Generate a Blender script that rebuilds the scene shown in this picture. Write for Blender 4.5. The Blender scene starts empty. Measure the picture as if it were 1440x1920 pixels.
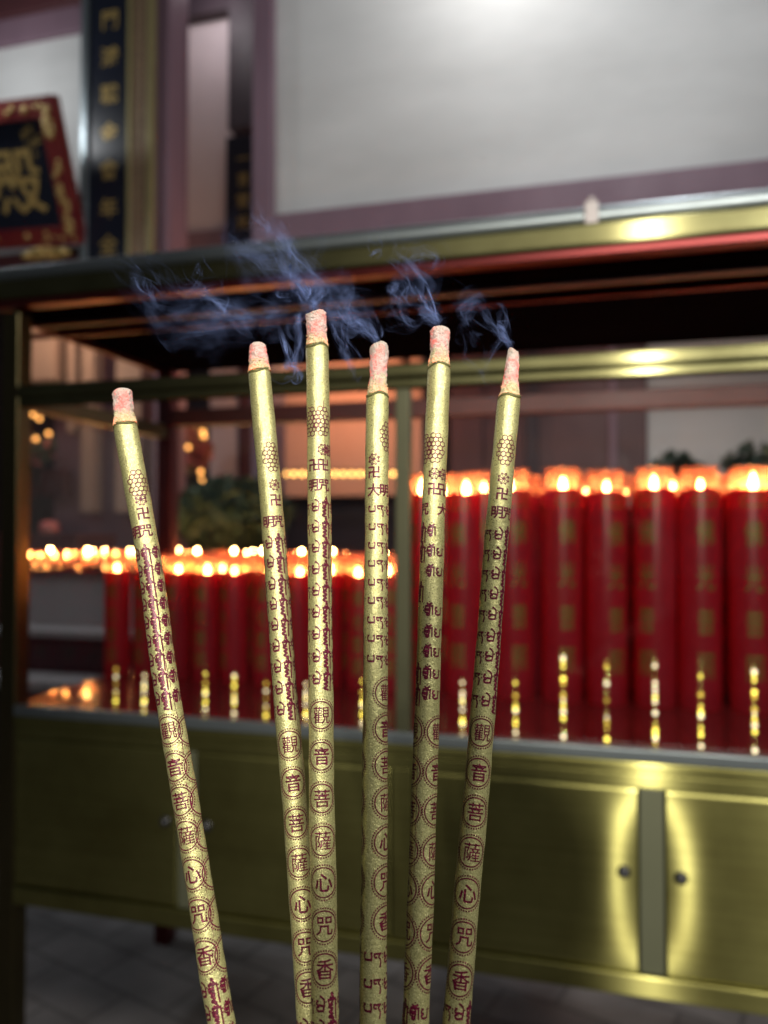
import bpy, bmesh, math, random
from mathutils import Vector, Matrix, noise as mnoise
random.seed(7)
R = math.radians
S = bpy.context.scene
COL = S.collection
F = 1450.0                      # focal length in photo pixels (1440 wide)
CAMZ = 1.30                     # camera height above the floor
PITCH = R(1.2)
# ---------------------------------------------------------------- camera
cd = bpy.data.cameras.new('camera')
cam = bpy.data.objects.new('camera', cd); COL.objects.link(cam)
cd.sensor_fit = 'HORIZONTAL'; cd.sensor_width = 36.0; cd.lens = 36.0*F/1440
cam.location = (0, 0, CAMZ); cam.rotation_euler = (R(90)+PITCH, 0, 0)
cd.clip_start = 0.02; cd.clip_end = 200
cd.dof.use_dof = True; cd.dof.focus_distance = 0.350; cd.dof.aperture_fstop = cd.lens/1000/0.0048
S.camera = cam
# ---------------------------------------------------------------- world, exposure
w = bpy.data.worlds.new('World'); S.world = w; w.use_nodes = True
bg = w.node_tree.nodes['Background']; bg.inputs[0].default_value = (0.62, 0.66, 0.80, 1); bg.inputs[1].default_value = 0.035
S.view_settings.view_transform = 'Standard'; S.view_settings.look = 'None'
S.view_settings.exposure = 0.0; S.view_settings.gamma = 1.0
cy = S.cycles
cy.use_denoising = True; cy.max_bounces = 10; cy.transparent_max_bounces = 40
cy.sample_clamp_indirect = 4.0; cy.caustics_reflective = False; cy.caustics_refractive = False
# ---------------------------------------------------------------- lamps of the courtyard at night, plus added fill lights
def W(x, y, z): return Vector((x, y, CAMZ+z))
A15 = R(-15.0)
RM = Matrix.Translation(W(0, 1.56, 0)) @ Matrix.Rotation(A15, 4, 'Z')   # frame of the cabinet and the facade
def FW(u, v, z): return RM @ Vector((u, v, z))
def kxy(px, v):                 # facade-frame u of a photo column at facade depth v
    k = (px-720)/F
    return (k*(1.56+.9659*v)-.2588*v)/(.9659+.2588*k)
def kz(px, py, v):              # height of a photo row there
    u = kxy(px, v); y = 1.56-.2588*u+.9659*v
    return (990-py)/F*y
def lamp(name, loc, power, color, radius=0.05, kind='POINT', rot=None, size=0.5):
    l = bpy.data.lights.new(name, kind); l.energy = power; l.color = color
    if kind == 'AREA': l.size = size
    else: l.shadow_soft_size = radius
    o = bpy.data.objects.new(name, l); COL.objects.link(o); o.location = loc
    if rot: o.rotation_euler = rot
    return o
a = lamp('courtyard_lamp', W(-0.285, -2.5, 1.2), 470, (1.0, 0.93, 0.80), 0.06, kind='SPOT')
a.data.spot_size = R(40); a.data.spot_blend = .75
a.rotation_euler = (W(.65, 1.45, -.25)-a.location).to_track_quat('-Z', 'Y').to_euler()
lamp('unseen_lamp', FW(0.75, 0.75, 2.45), 68, (0.95, 0.98, 1.0), 0.12)
lamp('wall_lamp', FW(kxy(930, 1.95), 1.9, kz(930, -260, 1.9)), 14, (1.0, .98, .96), .06)
lamp('wall_lamp', FW(kxy(-130, 1.7), 1.7, kz(0, 40, 1.7)), 15, (.95, .98, 1.0), .06)
lamp('recess_fill', FW(kxy(372, 2.7), 2.66, kz(372, -60, 2.7)), 7, (1.0, .95, .96), .10)  # added fill that brightens the recess panel; no fitting there
lamp('unseen_lamp', FW(-2.0, .80, 1.0), 20, (0.93, 0.97, 1.0), 0.12)  # unseen fill added to light the rack front behind the cabinet
a = lamp('side_lamp', W(0.85, -0.45, 1.25), 34.0, (1.0, 0.95, 0.86), kind='AREA', size=0.6)
a.rotation_euler = (Vector((0, .35, -.05))-Vector((.85, -.45, 1.25))).to_track_quat('-Z', 'Y').to_euler()

# ---------------------------------------------------------------- helpers
def tag(o, label=None, cat=None, group=None, kind=None):
    if label: o['label'] = label
    if cat: o['category'] = cat
    if group: o['group'] = group
    if kind: o['kind'] = kind
    return o
def empty(name, mtx, label, cat, group=None):
    o = bpy.data.objects.new(name, None); COL.objects.link(o); o.matrix_world = mtx
    o.empty_display_size = .05
    return tag(o, label, cat, group)
def obj(name, bm, m, parent=None, smooth=False, bevel=0, mtx=None):
    me = bpy.data.meshes.new(name)
    if isinstance(bm, bmesh.types.BMesh):
        bm.to_mesh(me); bm.free()
    o = bpy.data.objects.new(name, me); COL.objects.link(o)
    for x in (m if isinstance(m, (list, tuple)) else [m]): me.materials.append(x)
    if smooth:
        me.polygons.foreach_set('use_smooth', [True]*len(me.polygons))
    if bevel:
        b = o.modifiers.new('b', 'BEVEL'); b.width = bevel; b.segments = 3; b.limit_method = 'ANGLE'
        b.harden_normals = False
    if parent: o.parent = parent
    if mtx: o.matrix_world = mtx
    return o
def NB(): return bmesh.new()
def bx(bm, x0, x1, y0, y1, z0, z1, mi=0):
    v = [bm.verts.new((x, y, z)) for x in (x0, x1) for y in (y0, y1) for z in (z0, z1)]
    for f in ((0,1,3,2),(4,6,7,5),(0,4,5,1),(2,3,7,6),(0,2,6,4),(1,5,7,3)):
        g = bm.faces.new([v[i] for i in f]); g.material_index = mi
    return bm
def lathe(bm, prof, n=24, c=(0,0,0), mi=0, jit=0, cap=True):
    rings = []
    for r, z in prof:
        rings.append([bm.verts.new((c[0]+r*math.cos(2*math.pi*i/n)*(1+random.uniform(-jit,jit)),
            c[1]+r*math.sin(2*math.pi*i/n)*(1+random.uniform(-jit,jit)), c[2]+z)) for i in range(n)])
    for a, b in zip(rings, rings[1:]):
        for i in range(n):
            f = bm.faces.new((a[i], a[(i+1)%n], b[(i+1)%n], b[i])); f.material_index = mi; f.smooth = True
    if cap:
        f = bm.faces.new(rings[0][::-1]); f.material_index = mi
        f = bm.faces.new(rings[-1]); f.material_index = mi
    return bm
def tube(bm, pts, rads, n=12, mi=0):
    rings = []; up = Vector((0.13, 0.21, 1)).normalized(); pts = [Vector(p) for p in pts]
    for i, p in enumerate(pts):
        t = (pts[min(i+1, len(pts)-1)]-pts[max(i-1, 0)]).normalized()
        a = t.cross(up)
        if a.length < .05: a = t.cross(Vector((1, 0, 0)))
        a.normalize(); b = t.cross(a); r = rads[i] if isinstance(rads, (list, tuple)) else rads
        rings.append([bm.verts.new(p+a*r*math.cos(2*math.pi*k/n)+b*r*math.sin(2*math.pi*k/n)) for k in range(n)])
    for a, b in zip(rings, rings[1:]):
        for i in range(n):
            f = bm.faces.new((a[i], a[(i+1)%n], b[(i+1)%n], b[i])); f.material_index = mi; f.smooth = True
    f = bm.faces.new(rings[0][::-1]); f.material_index = mi
    f = bm.faces.new(rings[-1]); f.material_index = mi
    return bm
class NT:
    def __init__(s, name):
        s.m = bpy.data.materials.new(name); s.m.use_nodes = True; s.t = s.m.node_tree
        s.t.nodes.clear(); s.out = s.t.nodes.new('ShaderNodeOutputMaterial')
    def n(s, typ, **kw):
        x = s.t.nodes.new(typ)
        for k, v in kw.items():
            if k.startswith('i_'):
                key = k[2:]; key = int(key) if key.isdigit() else key.replace('_', ' ')
                if isinstance(v, bpy.types.NodeSocket): s.t.links.new(v, x.inputs[key])
                else: x.inputs[key].default_value = v
            else: setattr(x, k, v)
        return x
    def l(s, a, b): s.t.links.new(a, b)
def ramp(N, fac, stops):
    r = N.n('ShaderNodeValToRGB'); N.l(fac, r.inputs[0]); e = r.color_ramp.elements
    e[0].position, e[0].color = stops[0][0], (*stops[0][1], 1); e[1].position, e[1].color = stops[-1][0], (*stops[-1][1], 1)
    for p, c in stops[1:-1]:
        x = e.new(p); x.color = (*c, 1)
    return r
def mat(name, c1, c2=None, spec=.5, rough=.5, metal=0, scale=8, bump=0, bscale=60, aniso=0, emis=None, estr=0, coat=0, stretch=(1,1,1), dist=.002, arot=0, rvar=.1):
    N = NT(name); p = N.n('ShaderNodeBsdfPrincipled'); N.l(p.outputs[0], N.out.inputs[0])
    tc = N.n('ShaderNodeTexCoord'); mp = N.n('ShaderNodeMapping'); N.l(tc.outputs['Object'], mp.inputs[0]); mp.inputs['Scale'].default_value = stretch
    nz = N.n('ShaderNodeTexNoise', i_Scale=scale, i_Detail=6.0, i_Roughness=.6); N.l(mp.outputs[0], nz.inputs[0])
    r = ramp(N, nz.outputs[0], [(.3, c1), (.7, c2 or tuple(x*.82 for x in c1))]); N.l(r.outputs[0], p.inputs['Base Color'])
    p.inputs['Metallic'].default_value = metal; p.inputs['Specular IOR Level'].default_value = spec
    mr = N.n('ShaderNodeMapRange', i_1=.3, i_2=.7, i_3=max(.02, rough-rvar*rough), i_4=min(1, rough+rvar*rough)); N.l(nz.outputs[0], mr.inputs[0]); N.l(mr.outputs[0], p.inputs['Roughness'])
    if bump:
        nb = N.n('ShaderNodeTexNoise', i_Scale=bscale, i_Detail=5.0); N.l(mp.outputs[0], nb.inputs[0])
        b = N.n('ShaderNodeBump', i_Strength=bump, i_Distance=dist); N.l(nb.outputs[0], b.inputs['Height']); N.l(b.outputs[0], p.inputs['Normal'])
    if aniso:
        tg = N.n('ShaderNodeTangent', direction_type='RADIAL', axis='Z'); N.l(tg.outputs[0], p.inputs['Tangent'])
        p.inputs['Anisotropic'].default_value = aniso; p.inputs['Anisotropic Rotation'].default_value = arot
    if coat: p.inputs['Coat Weight'].default_value = coat
    if emis: p.inputs['Emission Color'].default_value = (*emis, 1); p.inputs['Emission Strength'].default_value = estr
    return N.m
def emit(name, c, s):
    N = NT(name); e = N.n('ShaderNodeEmission', i_Color=(*c, 1), i_Strength=s); N.l(e.outputs[0], N.out.inputs[0]); return N.m
def glassy(name, tint, gloss=.06, body=0.0, bodycol=(1, .5, .3), rough=.03):
    """thin clear pane: transparent with a fresnel reflection and a little of its own translucent body"""
    N = NT(name); t = N.n('ShaderNodeBsdfTransparent', i_Color=(*tint, 1)); g = N.n('ShaderNodeBsdfGlossy', i_Roughness=rough)
    lw = N.n('ShaderNodeLayerWeight', i_Blend=.5); pw = N.n('ShaderNodeMath', operation='POWER', i_1=4.0); N.l(lw.outputs['Facing'], pw.inputs[0]); fr = N.n('ShaderNodeMath', operation='MULTIPLY_ADD', i_1=.8, i_2=.035); N.l(pw.outputs[0], fr.inputs[0]); mx = N.n('ShaderNodeMixShader'); N.l(fr.outputs[0], mx.inputs[0]); N.l(t.outputs[0], mx.inputs[1]); N.l(g.outputs[0], mx.inputs[2])
    last = mx
    if body:
        tr = N.n('ShaderNodeBsdfTranslucent', i_Color=(*bodycol, 1)); df = N.n('ShaderNodeBsdfDiffuse', i_Color=(*bodycol, 1))
        a = N.n('ShaderNodeMixShader', i_0=.35); N.l(tr.outputs[0], a.inputs[1]); N.l(df.outputs[0], a.inputs[2])
        last = N.n('ShaderNodeMixShader', i_0=body); N.l(mx.outputs[0], last.inputs[1]); N.l(a.outputs[0], last.inputs[2])
    N.l(last.outputs[0], N.out.inputs[0]); return N.m

AROT = .25
M = {}
def brass_mat(name, c1, c2, r1, an, mixf, r2):
    """brushed sheet brass: a lobe stretched across the horizontal grain plus a soft wide one, with smears of grime"""
    N = NT(name); tc = N.n('ShaderNodeTexCoord'); mp = N.n('ShaderNodeMapping'); mp.inputs['Scale'].default_value = (.3, .3, 14); N.l(tc.outputs['Object'], mp.inputs[0])
    n1 = N.n('ShaderNodeTexNoise', i_Scale=7.0, i_Detail=6.0); N.l(mp.outputs[0], n1.inputs[0])
    n2 = N.n('ShaderNodeTexNoise', i_Scale=3.5, i_Detail=6.0, i_Roughness=.65); N.l(tc.outputs['Object'], n2.inputs[0])
    c = ramp(N, n1.outputs[0], [(.3, c2), (.7, c1)]); gr = ramp(N, n2.outputs[0], [(.32, (.68, .66, .62)), (.6, (1, 1, 1))])
    mx = N.n('ShaderNodeMix', data_type='RGBA', blend_type='MULTIPLY', i_0=1.0); N.l(c.outputs[0], mx.inputs[6]); N.l(gr.outputs[0], mx.inputs[7])
    tg = N.n('ShaderNodeVectorTransform', vector_type='VECTOR', convert_from='OBJECT', convert_to='WORLD', i_0=(0, 0, 1))
    g1 = N.n('ShaderNodeBsdfAnisotropic', i_Roughness=r1, i_Anisotropy=-an); N.l(tg.outputs[0], g1.inputs['Tangent'])
    g2 = N.n('ShaderNodeBsdfAnisotropic', i_Roughness=r2)
    N.l(mx.outputs[2], g1.inputs[0]); N.l(mx.outputs[2], g2.inputs[0])
    ms = N.n('ShaderNodeMixShader', i_0=mixf); N.l(g1.outputs[0], ms.inputs[1]); N.l(g2.outputs[0], ms.inputs[2]); N.l(ms.outputs[0], N.out.inputs[0]); return N.m
M['brass'] = brass_mat('brushed_brass', (.44, .42, .15), (.36, .345, .12), .25, .80, .56, .42)
M['brass_rail'] = brass_mat('brass_rail', (.27, .26, .125), (.22, .215, .105), .27, .74, .33, .44)
M['post_olive'] = mat('olive_post', (.10, .10, .055), (.08, .08, .045), rough=.5, metal=.5, scale=6)
M['brass_shade'] = mat('shaded_brass', (.17, .14, .07), (.13, .11, .055), rough=.40, metal=1, scale=6)  # darker copy of the brass, its shade put into the base colour
M['brass_dark'] = mat('dark_stile', (.22, .23, .15), (.18, .19, .12), rough=.55, metal=.6, scale=6)
M['steel'] = mat('pipe_steel', (.27, .31, .33), (.23, .265, .28), rough=.42, metal=.85, scale=7)
M['clamp'] = mat('clamp_plastic', (.55, .50, .50), rough=.5)
M['red_steel'] = mat('red_mirror_steel', (.15, .028, .028), (.12, .022, .022), rough=.30, metal=.85, scale=4, bump=.1, bscale=12)
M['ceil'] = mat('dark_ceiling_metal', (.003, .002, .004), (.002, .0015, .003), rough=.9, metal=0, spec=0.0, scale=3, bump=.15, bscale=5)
M['shelf'] = mat('red_lacquer_shelf', (.16, .012, .012), (.10, .008, .010), rough=.16, metal=0, scale=4, coat=.4, bump=.08, bscale=15)
M['knob'] = mat('knob_metal', (.10, .10, .11), rough=.4, metal=.8)
M['plaster'] = mat('white_plaster', (.68, .68, .67), (.50, .50, .49), rough=.85, scale=1.1, stretch=(.6, 1, 1.5), bump=.2, bscale=25)
M['pinkplaster'] = mat('pink_plaster', (.66, .57, .59), (.58, .50, .52), rough=.85, scale=2)
M['purple'] = mat('purple_brown_timber', (.235, .150, .190), (.185, .115, .150), rough=.6, scale=3, stretch=(1, 1, .4))
M['maroon'] = mat('maroon_timber', (.10, .032, .036), (.07, .025, .028), rough=.5, scale=3)
M['darkwood'] = mat('dark_timber', (.045, .028, .038), (.03, .02, .028), rough=.6, scale=3)
M['board'] = mat('board_lacquer', (.008, .010, .020), (.006, .008, .014), rough=.35, scale=3)
M['goldleaf'] = mat('gold_leaf', (.46, .33, .12), (.34, .23, .07), rough=.45, metal=.4, scale=25)
M['goldtrim'] = mat('gold_trim', (.30, .26, .12), (.25, .21, .10), rough=.45, metal=.4, scale=9)
M['fret'] = mat('fretwork_brown', (.20, .13, .08), (.15, .09, .06), rough=.6, scale=20)
M['redframe'] = mat('red_gold_frame', (.11, .008, .014), (.16, .022, .016), rough=.4, scale=9, metal=.15)
M['grey'] = mat('grey_table_paint', (.30, .29, .30), (.25, .245, .25), rough=.6, scale=3)
M['floor'] = None
M['flame'] = emit('oil_flame', (1.0, .58, .20), 160)
M['flame_big'] = emit('oil_flame_tall', (1.0, .60, .24), 170)
M['bulb'] = emit('warm_bulb', (1.0, .50, .12), 7)
M['bulb2'] = emit('amber_bulb', (1.0, .42, .10), 5)
M['cup'] = glassy('clear_oil_cup', (1.0, .80, .66), body=.27, bodycol=(1.0, .48, .38), rough=.16)
M['glass'] = glassy('cabinet_glass', (.985, .985, .985), rough=.02)
M['oil'] = glassy('lamp_oil', (1.0, .55, .3), body=.4, bodycol=(1.0, .30, .12))
M['bead'] = mat('glint_bead', (.95, .85, .35), (.90, .78, .28), rough=.10, metal=1)
M['glint_glow'] = emit('yellow_glint', (1.0, .80, .12), 4.5); M['glint_glow2'] = emit('dim_glint', (1.0, .70, .10), 1.8); M['glint_glow3'] = emit('pale_glint', (1.0, .85, .55), 3.0)  # emission imitating bright reflected glints, not real light beads
M['wick'] = mat('wick', (.02, .015, .01), rough=.9)
M['leaf'] = mat('leaf', (.045, .085, .045), (.03, .055, .03), rough=.5, scale=30)
M['petal'] = mat('petal', (.60, .10, .12), (.55, .25, .20), rough=.6, scale=9)
M['skin'] = mat('skin', (.48, .30, .22), rough=.5)
M['cloth'] = mat('dark_cloth', (.03, .03, .035), rough=.9)
M['hair'] = mat('hair', (.012, .010, .010), rough=.5)
M['phone'] = mat('phone_body', (.03, .03, .03), rough=.3)
M['salmon'] = mat('warm_plaster', (.62, .40, .32), (.58, .36, .28), rough=.85, scale=2)
M['peach'] = mat('peach_plaster', (.55, .42, .34), (.50, .37, .30), rough=.85, scale=2)
# candle wax-red plastic: lets light from inside glow through
def candle_mat():
    N = NT('red_candle_shell'); tc = N.n('ShaderNodeTexCoord'); nz = N.n('ShaderNodeTexNoise', i_Scale=14.0, i_Detail=4.0); N.l(tc.outputs['Object'], nz.inputs[0])
    r = ramp(N, nz.outputs[0], [(.3, (.24, .020, .036)), (.7, (.15, .010, .020))])
    p = N.n('ShaderNodeBsdfPrincipled', i_Roughness=.34); N.l(r.outputs[0], p.inputs['Base Color'])
    t = N.n('ShaderNodeBsdfTranslucent', i_Color=(1.0, .05, .08, 1)); mx = N.n('ShaderNodeMixShader', i_0=.58)
    N.l(p.outputs[0], mx.inputs[1]); N.l(t.outputs[0], mx.inputs[2]); N.l(mx.outputs[0], N.out.inputs[0]); return N.m
M['candle'] = candle_mat()
M['ctext'] = mat('candle_gold_print', (.13, .15, .025), (.08, .095, .018), rough=.4, metal=.4, scale=30)
def paper_mat():
    N = NT('gold_incense_paper'); tc = N.n('ShaderNodeTexCoord')
    n1 = N.n('ShaderNodeTexNoise', i_Scale=1500.0, i_Detail=4.0, i_Roughness=.7); N.l(tc.outputs['Object'], n1.inputs[0])
    n2 = N.n('ShaderNodeTexNoise', i_Scale=60.0, i_Detail=4.0); N.l(tc.outputs['Object'], n2.inputs[0])
    n3 = N.n('ShaderNodeTexNoise', i_Scale=650.0, i_Detail=3.0); N.l(tc.outputs['Object'], n3.inputs[0])
    n4 = N.n('ShaderNodeTexVoronoi', i_Scale=2100.0); N.l(tc.outputs['Object'], n4.inputs[0])
    r = ramp(N, n1.outputs[0], [(.30, (.40, .38, .18)), (.52, (.57, .55, .25)), (.72, (.80, .77, .43))])
    mx = N.n('ShaderNodeMix', data_type='RGBA', blend_type='MULTIPLY', i_0=.5); N.l(r.outputs[0], mx.inputs[6])
    r2 = ramp(N, n2.outputs[0], [(.3, (.75, .74, .66)), (.7, (1, 1, 1))]); N.l(r2.outputs[0], mx.inputs[7])
    p = N.n('ShaderNodeBsdfPrincipled', i_Roughness=.36, i_Metallic=.6); N.l(mx.outputs[2], p.inputs['Base Color'])
    mr = N.n('ShaderNodeMapRange', i_1=0.0, i_2=1.0, i_3=.22, i_4=.55); N.l(n4.outputs['Color'], mr.inputs[0]); N.l(mr.outputs[0], p.inputs['Roughness'])
    ad = N.n('ShaderNodeMath', operation='ADD'); N.l(n1.outputs[0], ad.inputs[0]); m2 = N.n('ShaderNodeMath', operation='MULTIPLY', i_1=1.3); N.l(n3.outputs[0], m2.inputs[0]); N.l(m2.outputs[0], ad.inputs[1])
    b = N.n('ShaderNodeBump', i_Strength=.9, i_Distance=.00020); N.l(ad.outputs[0], b.inputs['Height']); N.l(b.outputs[0], p.inputs['Normal'])
    N.l(p.outputs[0], N.out.inputs[0]); return N.m
M['paper'] = paper_mat()
def ink_mat():
    N = NT('crimson_print'); tc = N.n('ShaderNodeTexCoord')
    n1 = N.n('ShaderNodeTexNoise', i_Scale=1500.0, i_Detail=2.0); N.l(tc.outputs['Object'], n1.inputs[0])
    r = ramp(N, n1.outputs[0], [(.35, (.055, .002, .012)), (.58, (.12, .004, .026)), (.76, (.36, .05, .11))])
    p = N.n('ShaderNodeBsdfPrincipled', i_Roughness=.4, i_Metallic=.15); N.l(r.outputs[0], p.inputs['Base Color']); N.l(p.outputs[0], N.out.inputs[0]); return N.m
M['ink'] = ink_mat()
def ash_mat():
    N = NT('pink_white_ash'); tc = N.n('ShaderNodeTexCoord')
    n1 = N.n('ShaderNodeTexNoise', i_Scale=210.0, i_Detail=7.0, i_Roughness=.72); N.l(tc.outputs['Object'], n1.inputs[0])
    n2 = N.n('ShaderNodeTexNoise', i_Scale=1100.0, i_Detail=4.0, i_Roughness=.7); N.l(tc.outputs['Object'], n2.inputs[0])
    at = N.n('ShaderNodeAttribute', attribute_name='hgt')           # 0 at the burning line, 1 at the tip
    r = ramp(N, n1.outputs[0], [(.34, (.66, .58, .54)), (.48, (.72, .47, .43)), (.60, (.78, .24, .22))])
    rg = ramp(N, n2.outputs[0], [(.35, (.40, .38, .14)), (.6, (.70, .62, .40))])
    am = N.n('ShaderNodeMath', operation='MULTIPLY_ADD', i_1=1.6); N.l(n1.outputs[0], am.inputs[0]); N.l(at.outputs['Fac'], am.inputs[2])
    f = N.n('ShaderNodeMapRange', i_1=.86, i_2=1.22, i_3=.95, i_4=0.0); N.l(am.outputs[0], f.inputs[0])
    mx = N.n('ShaderNodeMix', data_type='RGBA'); N.l(f.outputs[0], mx.inputs[0]); N.l(r.outputs[0], mx.inputs[6]); N.l(rg.outputs[0], mx.inputs[7])
    p = N.n('ShaderNodeBsdfPrincipled', i_Roughness=.8); N.l(mx.outputs[2], p.inputs['Base Color'])
    gt = N.n('ShaderNodeMapRange', i_1=.72, i_2=1.0, i_3=0.0, i_4=.75); N.l(at.outputs['Fac'], gt.inputs[0])
    m9 = N.n('ShaderNodeMix', data_type='RGBA', i_7=(.42, .43, .36, 1)); N.l(gt.outputs[0], m9.inputs[0]); N.l(mx.outputs[2], m9.inputs[6]); N.l(m9.outputs[2], p.inputs['Base Color'])
    e1 = ramp(N, n1.outputs[0], [(.50, (0, 0, 0)), (.68, (1.0, .10, .06))]); N.l(e1.outputs[0], p.inputs['Emission Color'])
    eb = ramp(N, at.outputs['Fac'], [(.0, (1, 1, 1)), (.10, (.9, .9, .9)), (.26, (0, 0, 0))]); e2 = ramp(N, n1.outputs[0], [(.42, (0, 0, 0)), (.56, (1.0, .22, .08))])
    e3 = N.n('ShaderNodeMix', data_type='RGBA', blend_type='MULTIPLY', i_0=1.0); N.l(eb.outputs[0], e3.inputs[6]); N.l(e2.outputs[0], e3.inputs[7])
    e4 = N.n('ShaderNodeMix', data_type='RGBA', blend_type='ADD', i_0=1.0); N.l(e1.outputs[0], e4.inputs[6]); N.l(e3.outputs[2], e4.inputs[7]); N.l(e4.outputs[2], p.inputs['Emission Color'])
    p.inputs['Emission Strength'].default_value = .7
    b = N.n('ShaderNodeBump', i_Strength=1.0, i_Distance=.0009); N.l(n2.outputs[0], b.inputs['Height']); N.l(b.outputs[0], p.inputs['Normal'])
    N.l(p.outputs[0], N.out.inputs[0]); return N.m
M['ash'] = ash_mat()
M['char'] = mat('char_line', (.05, .045, .015), (.16, .15, .04), rough=.7, scale=600)
def smoke_mat():
    N = NT('blue_smoke'); uv = N.n('ShaderNodeAttribute', attribute_name='suv')
    sp = N.n('ShaderNodeSeparateXYZ'); N.l(uv.outputs['Vector'], sp.inputs[0])
    # bell across the wisp
    a = N.n('ShaderNodeMath', operation='MULTIPLY', i_1=math.pi); N.l(sp.outputs[0], a.inputs[0])
    s = N.n('ShaderNodeMath', operation='SINE'); N.l(a.outputs[0], s.inputs[0])
    pw = N.n('ShaderNodeMath', operation='POWER', i_1=1.6); N.l(s.outputs[0], pw.inputs[0])
    tc = N.n('ShaderNodeTexCoord')
    n1 = N.n('ShaderNodeTexNoise', i_Scale=42.0, i_Detail=4.0, i_Distortion=1.2); N.l(tc.outputs['Object'], n1.inputs[0])
    rr = N.n('ShaderNodeMapRange', i_1=.40, i_2=.75, i_3=0.0, i_4=1.0); N.l(n1.outputs[0], rr.inputs[0])
    cb = N.n('ShaderNodeCombineXYZ'); 
    mu = N.n('ShaderNodeMath', operation='MULTIPLY', i_1=7.0); N.l(sp.outputs[0], mu.inputs[0]); N.l(mu.outputs[0], cb.inputs[0]); N.l(sp.outputs[2], cb.inputs[2])
    m3 = N.n('ShaderNodeMath', operation='MULTIPLY', i_1=1.3); N.l(sp.outputs[1], m3.inputs[0]); N.l(m3.outputs[0], cb.inputs[1])
    n2 = N.n('ShaderNodeTexNoise', i_Scale=1.0, i_Detail=2.0, i_Distortion=.6); N.l(cb.outputs[0], n2.inputs[0])
    r2 = N.n('ShaderNodeMapRange', i_1=.42, i_2=.68, i_3=.02, i_4=1.0); N.l(n2.outputs[0], r2.inputs[0])
    al = N.n('ShaderNodeAttribute', attribute_name='dens')
    q = pw.outputs[0]
    for x in (rr.outputs[0], r2.outputs[0], al.outputs['Fac']):
        m = N.n('ShaderNodeMath', operation='MULTIPLY'); N.l(q, m.inputs[0]); N.l(x, m.inputs[1]); q = m.outputs[0]
    tr = N.n('ShaderNodeBsdfTransparent'); df = N.n('ShaderNodeBsdfDiffuse', i_Color=(.30, .42, .86, 1)); tl = N.n('ShaderNodeBsdfTranslucent', i_Color=(.30, .42, .86, 1))
    m1 = N.n('ShaderNodeMixShader', i_0=.5); N.l(df.outputs[0], m1.inputs[1]); N.l(tl.outputs[0], m1.inputs[2])
    mx = N.n('ShaderNodeMixShader'); N.l(q, mx.inputs[0]); N.l(tr.outputs[0], mx.inputs[1]); N.l(m1.outputs[0], mx.inputs[2]); N.l(mx.outputs[0], N.out.inputs[0]); return N.m
M['smoke'] = smoke_mat()
def floor_mat():
    N = NT('stone_paving'); tc = N.n('ShaderNodeTexCoord'); mp = N.n('ShaderNodeMapping'); mp.inputs['Rotation'].default_value = (0, 0, R(32)); N.l(tc.outputs['Object'], mp.inputs[0])
    br = N.n('ShaderNodeTexBrick', i_Scale=1.7, i_Mortar_Size=.012, i_Color1=(.20, .19, .19, 1), i_Color2=(.165, .158, .16, 1), i_Mortar=(.11, .105, .105, 1)); N.l(mp.outputs[0], br.inputs[0])
    nz = N.n('ShaderNodeTexNoise', i_Scale=6.0, i_Detail=8.0); N.l(tc.outputs['Object'], nz.inputs[0])
    r = ramp(N, nz.outputs[0], [(.3, (.6, .6, .6)), (.7, (1, 1, 1))])
    mx = N.n('ShaderNodeMix', data_type='RGBA', blend_type='MULTIPLY', i_0=1.0); N.l(br.outputs[0], mx.inputs[6]); N.l(r.outputs[0], mx.inputs[7])
    p = N.n('ShaderNodeBsdfPrincipled', i_Roughness=.65); N.l(mx.outputs[2], p.inputs['Base Color'])
    b = N.n('ShaderNodeBump', i_Strength=.3, i_Distance=.004); N.l(br.outputs['Fac'], b.inputs['Height']); b.invert = True; N.l(b.outputs[0], p.inputs['Normal'])
    N.l(p.outputs[0], N.out.inputs[0]); return N.m
M['floor'] = floor_mat()

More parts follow.
